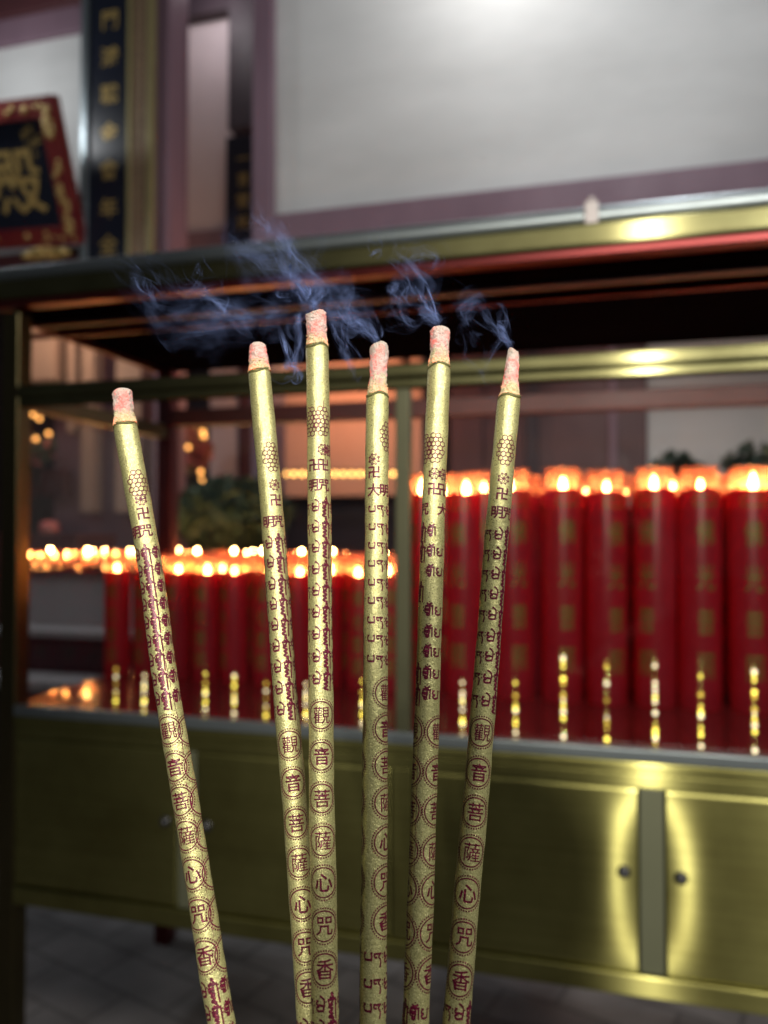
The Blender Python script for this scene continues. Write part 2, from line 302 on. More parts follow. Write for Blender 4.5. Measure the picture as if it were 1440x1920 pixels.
# glyphs: outlines of characters as flat meshes
_g = {}
def glyph(ch, bold=.012):
    if (ch, bold) in _g: return _g[(ch, bold)]
    c = bpy.data.curves.new('g', 'FONT'); c.body = ch; c.size = 1; c.offset = bold; c.resolution_u = 3
    o = bpy.data.objects.new('g', c); COL.objects.link(o)
    m = bpy.data.meshes.new_from_object(o.evaluated_get(bpy.context.evaluated_depsgraph_get()))
    vs = [(v.co.x, v.co.y) for v in m.vertices]; fs = [tuple(p.vertices) for p in m.polygons]
    x0 = (min(v[0] for v in vs)+max(v[0] for v in vs))/2; y0 = (min(v[1] for v in vs)+max(v[1] for v in vs))/2
    vs = [(x-x0, y-y0) for x, y in vs]
    bpy.data.objects.remove(o); bpy.data.curves.remove(c); bpy.data.meshes.remove(m)
    _g[(ch, bold)] = (vs, fs); return vs, fs
def strokes(lines, w):
    """polylines -> quads strip (vs, fs)"""
    vs, fs = [], []
    for ln in lines:
        ln = [Vector(p) for p in ln]
        if len(ln) > 2:
            sm = []
            for i in range(len(ln)-1):
                p0, p1, p2, p3 = ln[max(i-1, 0)], ln[i], ln[i+1], ln[min(i+2, len(ln)-1)]
                for k in range(4):
                    t = k/4; sm.append(.5*((2*p1)+(-p0+p2)*t+(2*p0-5*p1+4*p2-p3)*t*t+(-p0+3*p1-3*p2+p3)*t**3))
            sm.append(ln[-1]); ln = sm
        b = len(vs)
        for i, p in enumerate(ln):
            t = (ln[min(i+1, len(ln)-1)]-ln[max(i-1, 0)]); t = t.normalized() if t.length > 1e-9 else Vector((1, 0))
            n = Vector((-t.y, t.x)); ww = w*(.62+.38*abs(t.x+.3*t.y))/2
            vs += [tuple(p+n*ww), tuple(p-n*ww)]
        for i in range(len(ln)-1): fs.append((b+2*i, b+2*i+1, b+2*i+3, b+2*i+2))
    return vs, fs
def wrap(bm, vs, fs, fn, cut=None, ycut=None, mi=0):
    """cut a flat figure into narrow strips and lay it on a curved surface with fn(x,y)->Vector"""
    t = NB(); vv = [t.verts.new((x, y, 0)) for x, y in vs]
    for f in fs:
        if len(set(f)) < 3: continue
        try: t.faces.new([vv[i] for i in f])
        except ValueError: pass
    xs = [v[0] for v in vs]; ys = [v[1] for v in vs]
    for step, lo, hi, ax in ((cut, min(xs), max(xs), (1, 0, 0)), (ycut, min(ys), max(ys), (0, 1, 0))):
        if not step: continue
        k = math.ceil(lo/step)
        while k*step < hi:
            bmesh.ops.bisect_plane(t, geom=t.verts[:]+t.edges[:]+t.faces[:], plane_co=Vector(ax)*(k*step), plane_no=ax, dist=1e-7); k += 1
    mp = {}
    for v in t.verts: mp[v] = bm.verts.new(fn(v.co.x, v.co.y))
    for f in t.faces:
        try:
            g = bm.faces.new([mp[v] for v in f.verts]); g.material_index = mi; g.smooth = False
        except ValueError: pass
    t.free()

# ================================================================ THE SETTING
bm = NB(); 
v = [bm.verts.new(p) for p in ((-30, -20, 0), (30, -20, 0), (30, 40, 0), (-30, 40, 0))]; bm.faces.new(v)
tag(obj('ground', bm, M['floor']), kind='structure')

# ---- temple facade (frame parallel to the cabinet)
def fbox(name, m, parent, px0, px1, ztop, zbot, v0, v1, vref=None, bevel=.006):
    vr = v0 if vref is None else vref
    bm = NB(); bx(bm, kxy(px0, vr), kxy(px1, vr), v0, v1, zbot, ztop)
    return obj(name, bm, m, parent, bevel=bevel)
fac = empty('temple_building', RM, 'temple hall front with white plaster panels, purple timber posts and beam behind the cabinet', 'building')
VW = 2.4
TOP = 3.6
zb0 = kz(505, 405, VW); zb1 = kz(505, 452, VW)
fbox('plaster_panel', M['plaster'], fac, 505, 2600, TOP, zb0, VW, VW+.12)
fbox('beam', M['purple'], fac, 505, 2600, zb0, zb1-.02, VW-.05, VW+.14)
fbox('column', M['purple'], fac, 470, 506, TOP, -CAMZ, VW-.06, VW+.16)
fbox('column', M['purple'], fac, 286, 312, TOP, -CAMZ, VW-.06, VW+.16)
fbox('plaster_panel', M['plaster'], fac, -1300, 286, kz(0, 78, VW), kz(0, 480, VW), VW+.002, VW+.122)
fbox('beam', M['purple'], fac, -1300, 286, kz(0, 30, VW), kz(0, 78, VW), VW-.03, VW+.14)
fbox('eave_board', M['maroon'], fac, -1300, 286, TOP, kz(0, 30, VW), VW-.06, VW+.14)
fbox('beam', M['maroon'], fac, -1300, 286, kz(0, 480, VW), kz(0, 545, VW), VW-.05, VW+.14)
# recess between the two columns
VR = 3.1
fbox('recess_panel', M['pinkplaster'], fac, 180, 540, TOP, kz(380, 432, VR), VR, VR+.1)
fbox('recess_rail', M['purple'], fac, 180, 540, kz(380, 432, VR), kz(380, 500, VR), VR-.04, VR+.1)
fbox('recess_post', M['darkwood'], fac, 424, 478, TOP, kz(450, 250, VR), VR-.12, VR+.001, VR-.12)
fbox('window_strip', M['plaster'], fac, 313, 329, kz(320, 250, VR), kz(320, 424, VR), VR-.02, VR+.001, VR-.02)
fbox('recess_lintel', M['darkwood'], fac, 250, 520, TOP, kz(380, 10, 3.0), 3.0, 3.09)

# ground floor wall of the hall, seen through the cabinet
VB = 3.7
def rear(name, m, x0, x1, y0, y1, v0=VB, th=.1): return fbox(name, m, fac, x0, x1, kz((x0+x1)/2, y0, v0), kz((x0+x1)/2, y1, v0), v0, v0+th)
zlo = -CAMZ
fbox('back_wall', M['darkwood'], fac, -1300, 2600, 1.9, zlo, VB+.3, VB+.4)
rear('warm_panel', M['salmon'], 505, 752, 640, 930)
rear('lit_wall_strip', M['salmon'], 768, 790, 640, 1010)
rear('grey_panel', M['pinkplaster'], 392, 446, 640, 1010)
fbox('timber_panel', M['maroon'], fac, 446, 506, 1.6, zlo, VB-.02, VB+.1)
fbox('timber_panel', M['maroon'], fac, 845, 905, 1.6, zlo, VB-.02, VB+.1)
fbox('timber_panel', M['maroon'], fac, 905, 1150, 1.6, zlo, VB, VB+.1)
fbox('timber_post', M['maroon'], fac, 1150, 1215, 1.6, zlo, VB-.05, VB+.1)
fbox('timber_post', M['darkwood'], fac, 985, 1010, 1.6, zlo, VB-.04, VB+.1)
fbox('white_wall', M['plaster'], fac, 1215, 2600, 1.6, zlo, VB, VB+.1)
fbox('timber_post', M['purple'], fac, 1150-8, 1158, 1.6, zlo, VB-.09, VB+.1)
rear('peach_panel', M['peach'], 22, 44, 500, 712, 3.2); rear('peach_panel', M['peach'], 46, 100, 500, 712, 3.21)
for a_, b_ in ((122, 138), (150, 174), (215, 262), (262, 290)):
    rear('peach_post', M['peach'] if a_ != 262 else M['maroon'], a_, b_, 560, 960 if a_ > 140 else 810, 3.25)
rear('timber_panel', M['purple'], 100, 300, 500, 1400, 3.5)
rear('lower_panel', M['maroon'], 44, 120, 880, 930, 3.2)
lamp('shrine_lamp', FW(kxy(640, 3.3), 3.15, kz(640, 740, 3.15)+.15), 20, (1.0, .42, .20), .05)
lamp('shrine_lamp', FW(kxy(80, 2.9), 2.75, kz(80, 640, 2.9)+.25), 9, (1.0, .62, .40), .05)
lamp('shrine_lamp', FW(kxy(1150, 3.0), 2.7, 1.1), 8, (1.0, .8, .75), .08)

# ---- couplet boards
def board_text(bm, chars, cx, y, zs, size, mi=1, bold=.02, yaw=None):
    for ch, z in zip(chars, zs):
        vs, fs = glyph(ch, bold); sz = size
        wrap(bm, [(p[0]*sz, p[1]*sz) for p in vs], fs, lambda a, b: Vector((cx+a, y, z+b)), mi=mi)
VC = 2.24
u0, u1 = kxy(160, VC), kxy(240, VC)
cb = empty('couplet_board', RM, 'tall dark blue vertical board with seven gold characters left of the purple post', 'sign board')
bm = NB(); bx(bm, u0, u1, VC, VC+.03, kz(200, 520, VC), TOP-.05)
ys = [25, 95, 167, 240, 312, 385, 455]
board_text(bm, '門鴻聰金會年全', (u0+u1)/2, VC-.003, [kz(197, y, VC) for y in ys], 44/F*3.9, bold=.012)
for i in range(5): pass
obj('panel', bm, [M['board'], M['goldleaf']], cb)
bm = NB(); bx(bm, kxy(148, VC), u0, VC-.02, VC+.03, kz(200, 520, VC), TOP-.05); obj('pale_edge', bm, M['steel'], cb, bevel=.004)
bm = NB(); x0, x1 = kxy(241, VC), kxy(270, VC); bx(bm, x0, x1, VC+.002, VC+.03, kz(200, 520, VC), TOP-.05)
z = kz(200, 500, VC)
while z < TOP-.1:
    for q in (.32, .68):
        c = x0+(x1-x0)*q; bx(bm, c-.004, c+.004, VC-.004, VC+.004, z, z+.018, 1)
    z += .042
obj('fretwork_strip', bm, [M['fret'], M['goldtrim']], cb)
bm = NB(); bx(bm, kxy(234, VC), kxy(241, VC), VC-.01, VC+.03, kz(200, 520, VC), TOP-.05); bx(bm, kxy(272, VC), kxy(283, VC), VC-.015, VC+.03, kz(200, 520, VC), TOP-.05); obj('gold_edge', bm, M['goldtrim'], cb, bevel=.003)
sb = empty('small_couplet_board', RM, 'short dark board with faint pale characters in the recess behind the smoke', 'sign board')
V2 = 2.85; a0, a1 = kxy(421, V2), kxy(484, V2)
bm = NB(); bx(bm, a0, a1, V2, V2+.03, kz(450, 520, V2), kz(450, 246, V2))
board_text(bm, '一言堂光', (a0+a1)/2+.005, V2-.003, [kz(450, y, V2) for y in (290, 330, 370, 412)], 30/F*4.4)
obj('panel', bm, [M['board'], M['goldleaf']], sb)

# ---- leaning plaque, top left
zb, zt = kz(155, 452, 2.22), kz(108, 166, 1.93)
lean = math.atan2(2.22-1.93, zt-zb); hgt = math.hypot(.29, zt-zb)
ub = kxy(155, 2.22)
PM = RM @ Matrix.Translation((ub, 2.22, zb)) @ Matrix.Rotation(R(2.0), 4, 'Y') @ Matrix.Rotation(lean, 4, 'X')
pq = empty('temple_plaque', PM, 'leaning black plaque with a big gold character in a carved red and gold frame', 'plaque')
Wd = 1.6; fw_ = .10
bm = NB(); bx(bm, -Wd+fw_, -fw_, 0, .03, fw_, hgt-fw_)
vs, fs = glyph('殿', .012)
wrap(bm, [(p[0]*.36, p[1]*.36) for p in vs], fs, lambda a, b: Vector((-.36+a, -.004, hgt*.46+b)), mi=1)
for i, (ch, a_, b_) in enumerate((('光', -.20, .80), ('緒', -.19, .71), ('年', -.19, .62), ('吉', -.24, .77), ('日', -.24, .67), ('立', -.15, .74))):
    vs, fs = glyph(ch, .02); wrap(bm, [(p[0]*.045, p[1]*.045) for p in vs], fs, lambda a, b: Vector((a_+a, -.004, hgt*b_+b)), mi=1)
obj('panel', bm, [M['board'], M['goldleaf']], pq)
bm = NB()
for x0, x1, z0, z1 in ((-Wd, 0, 0, fw_), (-Wd, 0, hgt-fw_, hgt), (-Wd, -Wd+fw_, fw_, hgt-fw_), (-fw_, 0, fw_, hgt-fw_)):
    bx(bm, x0, x1, -.035, .035, z0, z1)
for k in range(90):      # carved gilded relief on the frame
    side = random.random()
    if side < .4: cx_, cz_ = -random.uniform(.02, Wd-.02), random.uniform(.025, fw_-.025)+(hgt-fw_ if random.random() < .5 else 0)
    else: cx_, cz_ = -random.uniform(.025, fw_-.025), random.uniform(.03, hgt-.03)
    s_ = random.uniform(.008, .020)
    r_ = bmesh.ops.create_icosphere(bm, subdivisions=1, radius=s_, matrix=Matrix.Translation((cx_, -.037, cz_)) @ Matrix.Diagonal((1.2, .35, 1, 1)))
    for vv in r_['verts']:
        for f in vv.link_faces: f.material_index = 1
obj('frame', bm, [M['redframe'], M['goldleaf']], pq, bevel=.006)
bm = NB()
for k in range(26):
    bmesh.ops.create_icosphere(bm, subdivisions=2, radius=random.uniform(.014, .030), matrix=Matrix.Translation((-.26+random.gauss(0, .055), -.03+random.gauss(0, .012), -.035+random.gauss(0, .015))) @ Matrix.Diagonal((1.5, 1, .8, 1)))
obj('gilded_foot', bm, M['goldleaf'], pq, smooth=True)

# ================================================================ CABINET
cab = empty('candle_cabinet', RM, 'brass framed glass display cabinet holding rows of red candles', 'cabinet')
UL, UR, UC = -.925, .985, .022
VD = .72; ZS = -.41
def cbox(name, m, *args, bevel=.003, boxes=None):
    bm = NB()
    for b in (boxes or [args]): bx(bm, *b)
    return obj(name, bm, M[m], cab, bevel=bevel)
PW = .046
cbox('front_post', 'brass_shade', UL, UL+PW, 0, PW, -CAMZ, .504)
cbox('front_post', 'post_olive', UC, UC+.030, .004, .034, -.413, .282)
cbox('front_post', 'brass', UR, UR+PW, 0, PW, -CAMZ, .504)
cbox('back_post', 'red_steel', UL, UL+.05, VD-.05, VD, -CAMZ, .504)
cbox('back_post', 'red_steel', UR+.005, UR+PW, VD-.05, VD, -CAMZ, .504)
# front rails
cbox('top_rail', 'brass_rail', UL-.35, UR+.35, -.012, .035, .532, .576, bevel=.006)
cbox('rail_lip', 'red_steel', UL-.345, UR+.345, -.006, .033, .514, .5315, bevel=.004)
cbox('front_rail', 'brass_rail', UL+PW, UR, -.006, .032, .302, .332, bevel=.007)
cbox('front_rail', 'brass_rail', UL+PW, UR, .000, .030, .283, .301, bevel=.004)
cbox('back_rail', 'maroon', UL+.05, UR+.005, VD-.045, VD-.002, .322, .375, bevel=.004)
cbox('side_rail', 'brass_shade', UL+.005, UL+.04, PW, VD-.05, .283, .325, bevel=.004)
cbox('side_rail', 'brass_shade', UR+.01, UR+.045, PW, VD-.05, .283, .325, bevel=.004)
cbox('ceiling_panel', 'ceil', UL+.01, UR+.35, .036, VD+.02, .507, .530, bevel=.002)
cbox('ceiling_rib', 'red_steel', UL-.1, UR+.3, .185, .200, .490, .506, bevel=.004)
cbox('ceiling_rib', 'maroon', UL-.0, UR+.3, .10, .125, .494, .506, bevel=.004)
cbox('ceiling_edge', 'red_steel', UL-.002, UL+.009, .036, VD+.02, .492, .530, bevel=.002)
# shelf and lower cupboard
cbox('shelf', 'shelf', UL+.02, UR+.03, .012, VD, ZS-.012, ZS, bevel=.002)
cbox('shelf_lip', 'steel', UL+PW, UR, -.006, .0115, ZS-.020, ZS+.004, bevel=.003)
cbox('cupboard_rail', 'brass', UL+PW, UR, -.004, .02, -.452, ZS-.0205, bevel=.003)
cbox('cupboard_rail', 'brass', UL+PW, UR, -.001, .02, -.478, -.4525, bevel=.002)
cbox('bottom_rail', 'brass', UL+PW, UR, -.004, .03, -.858, -.818, bevel=.004)
GAPS = [(.508, .044), (-.440, .044)]
cbox('stile', 'brass_dark', .508-.022, .508+.022, .004, .02, -.8178, -.4785)
cbox('stile', 'brass_dark', -.440-.022, -.440+.022, .004, .02, -.8178, -.4785)
cbox('stile', 'brass', UC-.008, UC+.035, .002, .02, -.8178, -.4785)
cbox('cupboard_back', 'brass_dark', UL+.02, UR+.03, VD-.02, VD-.002, -.85, -.43)
cbox('cupboard_floor', 'brass_dark', UL+.02, UR+.03, .021, VD-.021, -.855, -.84)
cbox('cupboard_side', 'brass_dark', UL+.02, UL+.035, PW+.001, VD-.051, -.838, -.43)
cbox('cupboard_side', 'brass_dark', UR+.02, UR+.035, PW+.001, VD-.051, -.838, -.43)
def door(ua, ub, edge):
    """thin brass door whose meeting edge is pressed slightly inward at mid height"""
    bm = NB(); n, m_ = 130, 40; g = []
    za, zb_ = -.8165, -.480; zm = (za+zb_)/2; hz = (zb_-za)/2
    for j in range(m_+1):
        z = za+(zb_-za)*j/m_; row = []
        for i in range(n+1):
            u = ua+(ub-ua)*i/n; e = (ub-u) if edge > 0 else (u-ua)
            L = .080; t = max(0, 1-e/L); gz = max(0, 1-((z-zm)/hz)**2)
            bulge = .0022*t*t*gz
            dent = .00006*math.sin(u*23+z*5)*math.sin(z*17+1.3)*min(1, e/.12)
            row.append(bm.verts.new((u, .0015+bulge+dent, z)))
        g.append(row)
    for j in range(m_):
        for i in range(n): bm.faces.new((g[j][i], g[j][i+1], g[j+1][i+1], g[j+1][i])).smooth = True
    o = obj('door', bm, M['brass'], cab, smooth=True)
    s = o.modifiers.new('s', 'SOLIDIFY'); s.thickness = .002; s.offset = -1
    ku = ub-.026 if edge > 0 else ua+.026
    bm = NB(); bmesh.ops.create_uvsphere(bm, u_segments=16, v_segments=10, radius=.0095, matrix=Matrix.Translation((ku, -.006, -.634)) @ Matrix.Diagonal((1, .8, 1, 1)))
    bmesh.ops.create_cone(bm, cap_ends=True, segments=16, radius1=.012, radius2=.012, depth=.003, matrix=Matrix.Translation((ku, -.001, -.634)) @ Matrix.Rotation(R(90), 4, 'X'))
    obj('knob', bm, M['knob'], o, smooth=True)
door(UC+.037, .508-.0235, 1); door(.508+.0235, UR-.001, -1)
door(UL+PW+.001, -.440-.0235, 1); door(-.440+.0235, UC-.010, -1)
for ua, ub in ((UL+PW+.001, UC-.001), (UC+.031, UR-.001)):
    cbox('front_glass', 'glass', ua, ub, .014, .018, ZS+.001, .282, bevel=0)
cbox('side_glass', 'glass', UL+.02, UL+.024, PW+.001, VD-.051, ZS+.001, .282, bevel=0)
cbox('back_glass', 'glass', UL+.051, UR+.004, VD-.03, VD-.026, ZS+.001, .321, bevel=0)
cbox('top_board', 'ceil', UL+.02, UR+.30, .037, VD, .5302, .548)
# steel pipe lying along the roof edge
pipe = empty('steel_pipe', RM, 'long grey steel pipe with a clamp lying along the cabinet roof edge', 'pipe')
bm = NB(); tube(bm, [(UL-.6+.1*i, .026, .598) for i in range(30)], .0205, 20); obj('tube', bm, M['steel'], pipe)
bm = NB(); cc = kxy(1112, .03); bx(bm, cc-.013, cc+.013, .001, .051, .5775, .6225); bx(bm, cc-.006, cc+.006, .000, .020, .6225, .630); obj('clamp', bm, M['clamp'], pipe, bevel=.005)

# ================================================================ CANDLES
ORD = ['first', 'second', 'third', 'fourth', 'fifth', 'sixth', 'seventh', 'eighth', 'ninth', 'tenth']
def candle_proto(h, r, cuph, text, big):
    """red shell, printed characters, clear oil cup sunk in the top, floating flame; origin at its foot"""
    root = bpy.data.objects.new('red_candle', None); COL.objects.link(root); root.empty_display_size = .05
    bm = NB(); well = .055 if big else .04
    lathe(bm, [(r*.97, 0), (r, .004), (r, h*.5), (r, h-.004), (r*.985, h), (r*.90, h), (r*.88, h-well), (r*.3, h-well-.002)], 36)
    fn = lambda a, b: Vector((math.sin(a/r)*(r+.0006), -math.cos(a/r)*(r+.0006), b))
    sz = r*1.15; n = len(text)
    for i, ch in enumerate(text):
        zc = h*(.80-.60*i/(n-1)); vs, fs = glyph(ch, .0)
        wrap(bm, [(p[0]*sz*.78, p[1]*sz*1.22) for p in vs], fs, lambda a, b: fn(a, zc+b), cut=.006, mi=1)
    q = r*.55; zz = h*.945; hh = r*.22
    fr = strokes([[(-q, hh), (q, hh)], [(q, hh), (q, -hh)], [(q, -hh), (-q, -hh)], [(-q, -hh), (-q, hh)]], r*.08)
    wrap(bm, fr[0], fr[1], lambda a, b: fn(a, zz+b), cut=.006, mi=1)
    obj('shell', bm, [M['candle'], M['ctext']], root)
    bm = NB(); rc = r*.86
    lathe(bm, [(rc*.80, h-well+.004), (rc*.92, h), (rc, h+cuph), (rc*1.03, h+cuph+.002), (rc*.96, h+cuph), (rc*.88, h+.001), (rc*.76, h-well+.006)], 28, cap=False)
    cup = obj('oil_cup', bm, M['cup'], root, smooth=True)
    bm = NB(); lathe(bm, [(rc*.70, h-well+.006), (rc*.80, h-well+.018)], 24); obj('oil', bm, M['oil'], cup)
    f0 = h-.004; fh = .040 if big else .028; fr_ = .0075 if big else .006
    bm = NB(); lathe(bm, [(fr_*.35, 0), (fr_*.85, fh*.15), (fr_, fh*.32), (fr_*.75, fh*.58), (fr_*.35, fh*.85), (fr_*.05, fh)], 12)
    fl = obj('flame', bm, M['flame_big' if big else 'flame'], root); fl.location = (0, 0, f0)
    bm = NB(); lathe(bm, [(.0012, -.008), (.001, .004)], 6); obj('wick', bm, M['wick'], fl)
    return root
def clone(o, parent=None):
    c = o.copy(); COL.objects.link(c); c.parent = parent
    for ch in o.children: clone(ch, c)
    return c
big = candle_proto(.500, .0455, .048, '佛光普照', True)
small = candle_proto(.292, .0345, .040, '佛光普照', False)
used = {}
def put(proto, u, v, label, group, cat='candle', rot=None, dz=0):
    o = proto if not used.get(proto) else clone(proto); used[proto] = 1
    p = FW(u, v, ZS+.0005); o.location = p; o.rotation_euler = (0, 0, A15+(random.uniform(-.6, .6) if rot is None else rot))
    o.scale = (1, 1, random.uniform(.988, 1.010)); o.rotation_euler[0] = R(random.uniform(-.5, .5)); o.rotation_euler[1] = R(random.uniform(-.35, .35))
    o['label'] = label; o['category'] = cat; o['group'] = group
    for ch in o.children:
        if ch.name.startswith('flame'):
            k = random.choice([.7, .9, 1.0]) if v < .45 else random.choice([.4, .55, .7, .9]); ch.scale = (k, k, k*random.uniform(.8, 1.1))
            ch.location.x = random.uniform(-.008, .008)
    return o
pxs = [795, 870, 962, 1052, 1136, 1226, 1310, 1408, 1498]
fronts = []
for i, px in enumerate(pxs):
    v = .40; u = kxy(px, v); fronts.append((u, v))
    put(big, u, v, 'tall red candle, %s from the brass post, front row of right bay' % ORD[i], 'tall red candles in the right bay')
for row in (1, 2):
    for i in range(9):
        u = fronts[0][0]-.02*row+i*.104+random.uniform(-.006, .006)+(.05 if row == 1 else .02)
        if u < UR-.05: put(big, u, .40+row*.102, 'tall red candle behind the front row of tall ones in the right bay', 'tall red candles in the rear rows of the right bay')
spx = [222, 275, 332, 386, 440, 500, 560, 616, 676, 728]
sf = []
for i, px in enumerate(spx):
    v = .40; u = kxy(px, v)
    if u > UC-.04: break
    sf.append(u)
    put(small, u, v, 'short red candle, %s from the left, front row of left bay' % ORD[i], 'short red candles in the left bay')
for row in (1, 2, 3):
    for i in range(len(sf)+1):
        u = sf[0]+.03+.02*row+i*.0775+random.uniform(-.006, .006)
        if u < UC-.04 and .40+row*.078 < VD-.08: put(small, u, .40+row*.078, 'short red candle behind the front row of short ones in the left bay', 'short red candles in the rear rows of the left bay')

# added bead columns in front of the candles; emissive beads stand in for glints
def glint_proto(seed):
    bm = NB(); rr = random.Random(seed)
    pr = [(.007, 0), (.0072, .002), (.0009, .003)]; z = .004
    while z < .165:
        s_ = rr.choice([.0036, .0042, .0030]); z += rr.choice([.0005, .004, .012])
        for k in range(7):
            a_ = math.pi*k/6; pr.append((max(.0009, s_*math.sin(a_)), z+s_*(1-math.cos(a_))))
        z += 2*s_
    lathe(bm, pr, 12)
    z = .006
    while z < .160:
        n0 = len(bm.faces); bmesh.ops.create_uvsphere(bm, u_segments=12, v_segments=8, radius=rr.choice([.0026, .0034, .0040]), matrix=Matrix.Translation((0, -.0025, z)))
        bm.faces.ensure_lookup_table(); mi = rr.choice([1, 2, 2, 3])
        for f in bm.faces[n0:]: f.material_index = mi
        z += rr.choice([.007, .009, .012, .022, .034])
    return obj('glint_column', bm, [M['bead'], M['glint_glow'], M['glint_glow2'], M['glint_glow3']])
bps = [glint_proto(k) for k in (3, 8, 21, 34)]
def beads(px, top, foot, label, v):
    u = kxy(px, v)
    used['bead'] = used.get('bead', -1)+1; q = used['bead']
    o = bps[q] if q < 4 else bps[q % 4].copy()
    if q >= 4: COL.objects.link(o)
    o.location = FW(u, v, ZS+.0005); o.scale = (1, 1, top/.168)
    tag(o, label, 'bead column', 'added bead columns standing in for glints on the shelf')
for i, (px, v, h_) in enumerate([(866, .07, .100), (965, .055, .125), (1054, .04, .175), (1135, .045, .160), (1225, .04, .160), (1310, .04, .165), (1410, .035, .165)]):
    beads(px, h_, 0, 'added bead column standing in for yellow glints, %s to the right of the central brass post' % ORD[i], v)
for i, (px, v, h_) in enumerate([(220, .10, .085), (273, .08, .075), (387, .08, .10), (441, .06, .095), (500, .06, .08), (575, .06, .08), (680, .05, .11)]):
    beads(px, h_, 0, 'added bead column standing in for yellow glints, %s from the left in the left bay' % ORD[i], v)

# ---- rack of oil lamps behind the cabinet
VK = 1.35; ZK = -.155
rk = empty('oil_lamp_rack', RM @ Matrix.Translation((0, VK, 0)), 'grey metal stepped rack carrying rows of small oil lamps behind the cabinet', 'rack')
ka, kb = kxy(24, VK), kxy(745, VK)
def rbox(name, m, *a):
    bm = NB(); bx(bm, *a); return obj(name, bm, M[m], rk, bevel=.004)
rbox('top_shelf', 'maroon', ka, kb, -.02, .34, ZK-.03, ZK)
rbox('front_panel', 'grey', ka+.02, kb-.02, 0, .32, ZK-.26, ZK-.0305)
rbox('step', 'grey', ka, kb, -.16, .30, ZK-.29, ZK-.2605)
rbox('lower_panel', 'darkwood', ka+.03, kb-.03, -.10, .30, ZK-.44, ZK-.2905)
rbox('step', 'grey', ka, kb, -.30, .30, ZK-.48, ZK-.4405)
rbox('base', 'darkwood', ka+.03, kb-.03, -.22, .30, -CAMZ, ZK-.4805)
lp = bpy.data.objects.new('oil_lamp', None); COL.objects.link(lp); lp.empty_display_size = .02
bm = NB(); lathe(bm, [(.018, 0), (.024, .02), (.029, .052), (.030, .053), (.027, .052), (.022, .02), (.0165, .003)], 20); obj('cup', bm, M['cup'], lp)
bm = NB(); lathe(bm, [(.002, 0), (.006, .006), (.0068, .012), (.005, .020), (.0022, .030), (.0004, .034)], 10); obj('flame', bm, M['flame'], lp).location = (0, 0, .030)
random.seed(5)
for row in range(3):
    n = 22
    for i in range(n):
        if random.random() < .30: continue
        o = lp if not used.get(lp) else clone(lp); used[lp] = 1
        o.location = FW(ka+.05+(kb-ka-.1)*(i+.5*(row % 2))/n+random.uniform(-.01, .01), VK+.03+row*.11+random.uniform(-.03, .03), ZK+.0005)
        for ch in o.children:
            if ch.name.startswith('flame'): k = random.choice([.5, .7, .9, 1.1]); ch.scale = (k, k, k)
        tag(o, 'small clear oil lamp burning on the rack behind the cabinet', 'oil lamp', 'small oil lamps on the rack')
# ---- string of bulbs on the far warm wall
st = empty('string_lights', RM, 'string of round amber bulbs across the far orange wall', 'string lights')
bm = NB(); V5 = 3.3; pts = [(kxy(515+8*i, V5), V5, kz(515+8*i, 886+1.5*math.sin(i*.7), V5)+.02) for i in range(31)]
tube(bm, pts, .004, 6); obj('cable', bm, M['wick'], st)
for i in range(0, 16):
    px = 520+15.5*i
    bm = NB(); bmesh.ops.create_icosphere(bm, subdivisions=2, radius=.016, matrix=Matrix.Translation((kxy(px, V5), V5-.002, kz(px, 888, V5))))
    obj('bulb', bm, M['bulb'], st, smooth=True)
# ---- planting and altar flowers seen through the glass
def shrub(name, px0, px1, py0, py1, v, n, label, cat='shrub', leafs=.035, mats=None, dv=.12, dense=1):
    rt = empty(name, RM @ Matrix.Translation((kxy((px0+px1)/2, v), v, 0)), label, cat)
    bm = NB(); cx_ = kxy((px0+px1)/2, v); hw = abs(kxy(px1, v)-kxy(px0, v))/2; z1 = kz((px0+px1)/2, py0, v); z0 = kz((px0+px1)/2, py1, v)
    for i in range(n):
        while True:
            a, b, c = random.uniform(-1, 1), random.uniform(-1, 1), random.uniform(-1, 1)
            if a*a+b*b+c*c < 1: break
        top = 1-.22*random.random()*abs(math.sin(a*5+1))
        p = Vector((a*hw, b*dv, (z0+z1)/2+c*(z1-z0)/2*top)); s_ = leafs*random.uniform(.6, 1.3)
        q = Matrix.Translation(p) @ Matrix.Rotation(random.uniform(0, 6.3), 4, 'Z') @ Matrix.Rotation(random.uniform(-1.2, 1.2), 4, 'X') @ Matrix.Rotation(random.uniform(0, 6.3), 4, 'Y')
        vv = [bm.verts.new(q @ Vector(t)) for t in ((0, 0, -s_), (s_*.4, .1*s_, 0), (0, 0, s_), (-s_*.4, .1*s_, 0))]
        f = bm.faces.new(vv); f.material_index = random.randrange(len(mats)) if mats else 0
    obj('foliage', bm, mats or M['leaf'], rt)
    bm = NB()
    for i in range(6):
        e = Vector((random.uniform(-.6, .6)*hw, random.uniform(-.5, .5)*dv, (z0+z1)/2)); tube(bm, [(0, 0, -CAMZ+.001 if i == 0 else z0-.15), (e.x*.4, e.y*.4, z0-.02), e], [.012, .009, .004], 6)
    obj('stem', bm, M['wick'], rt)
    return rt
random.seed(11)
shrub('potted_shrub', 325, 540, 888, 1040, 1.95, 2600, 'dark green bushy shrub behind the short candles', dv=.2)
shrub('young_plant', 1215, 1320, 845, 935, 1.5, 330, 'thin leafy plant behind the right end of the tall candles', 'plant', .03)
shrub('young_plant', 1350, 1480, 828, 935, 1.7, 260, 'taller feathery plant at the right edge behind the tall candles', 'plant', .03)
shrub('altar_bouquet', 332, 388, 800, 885, 3.0, 420, 'pink and yellow altar flowers with small glowing beads behind the cabinet', 'bouquet', .05, [M['petal'], M['goldleaf'], M['petal']], .1)
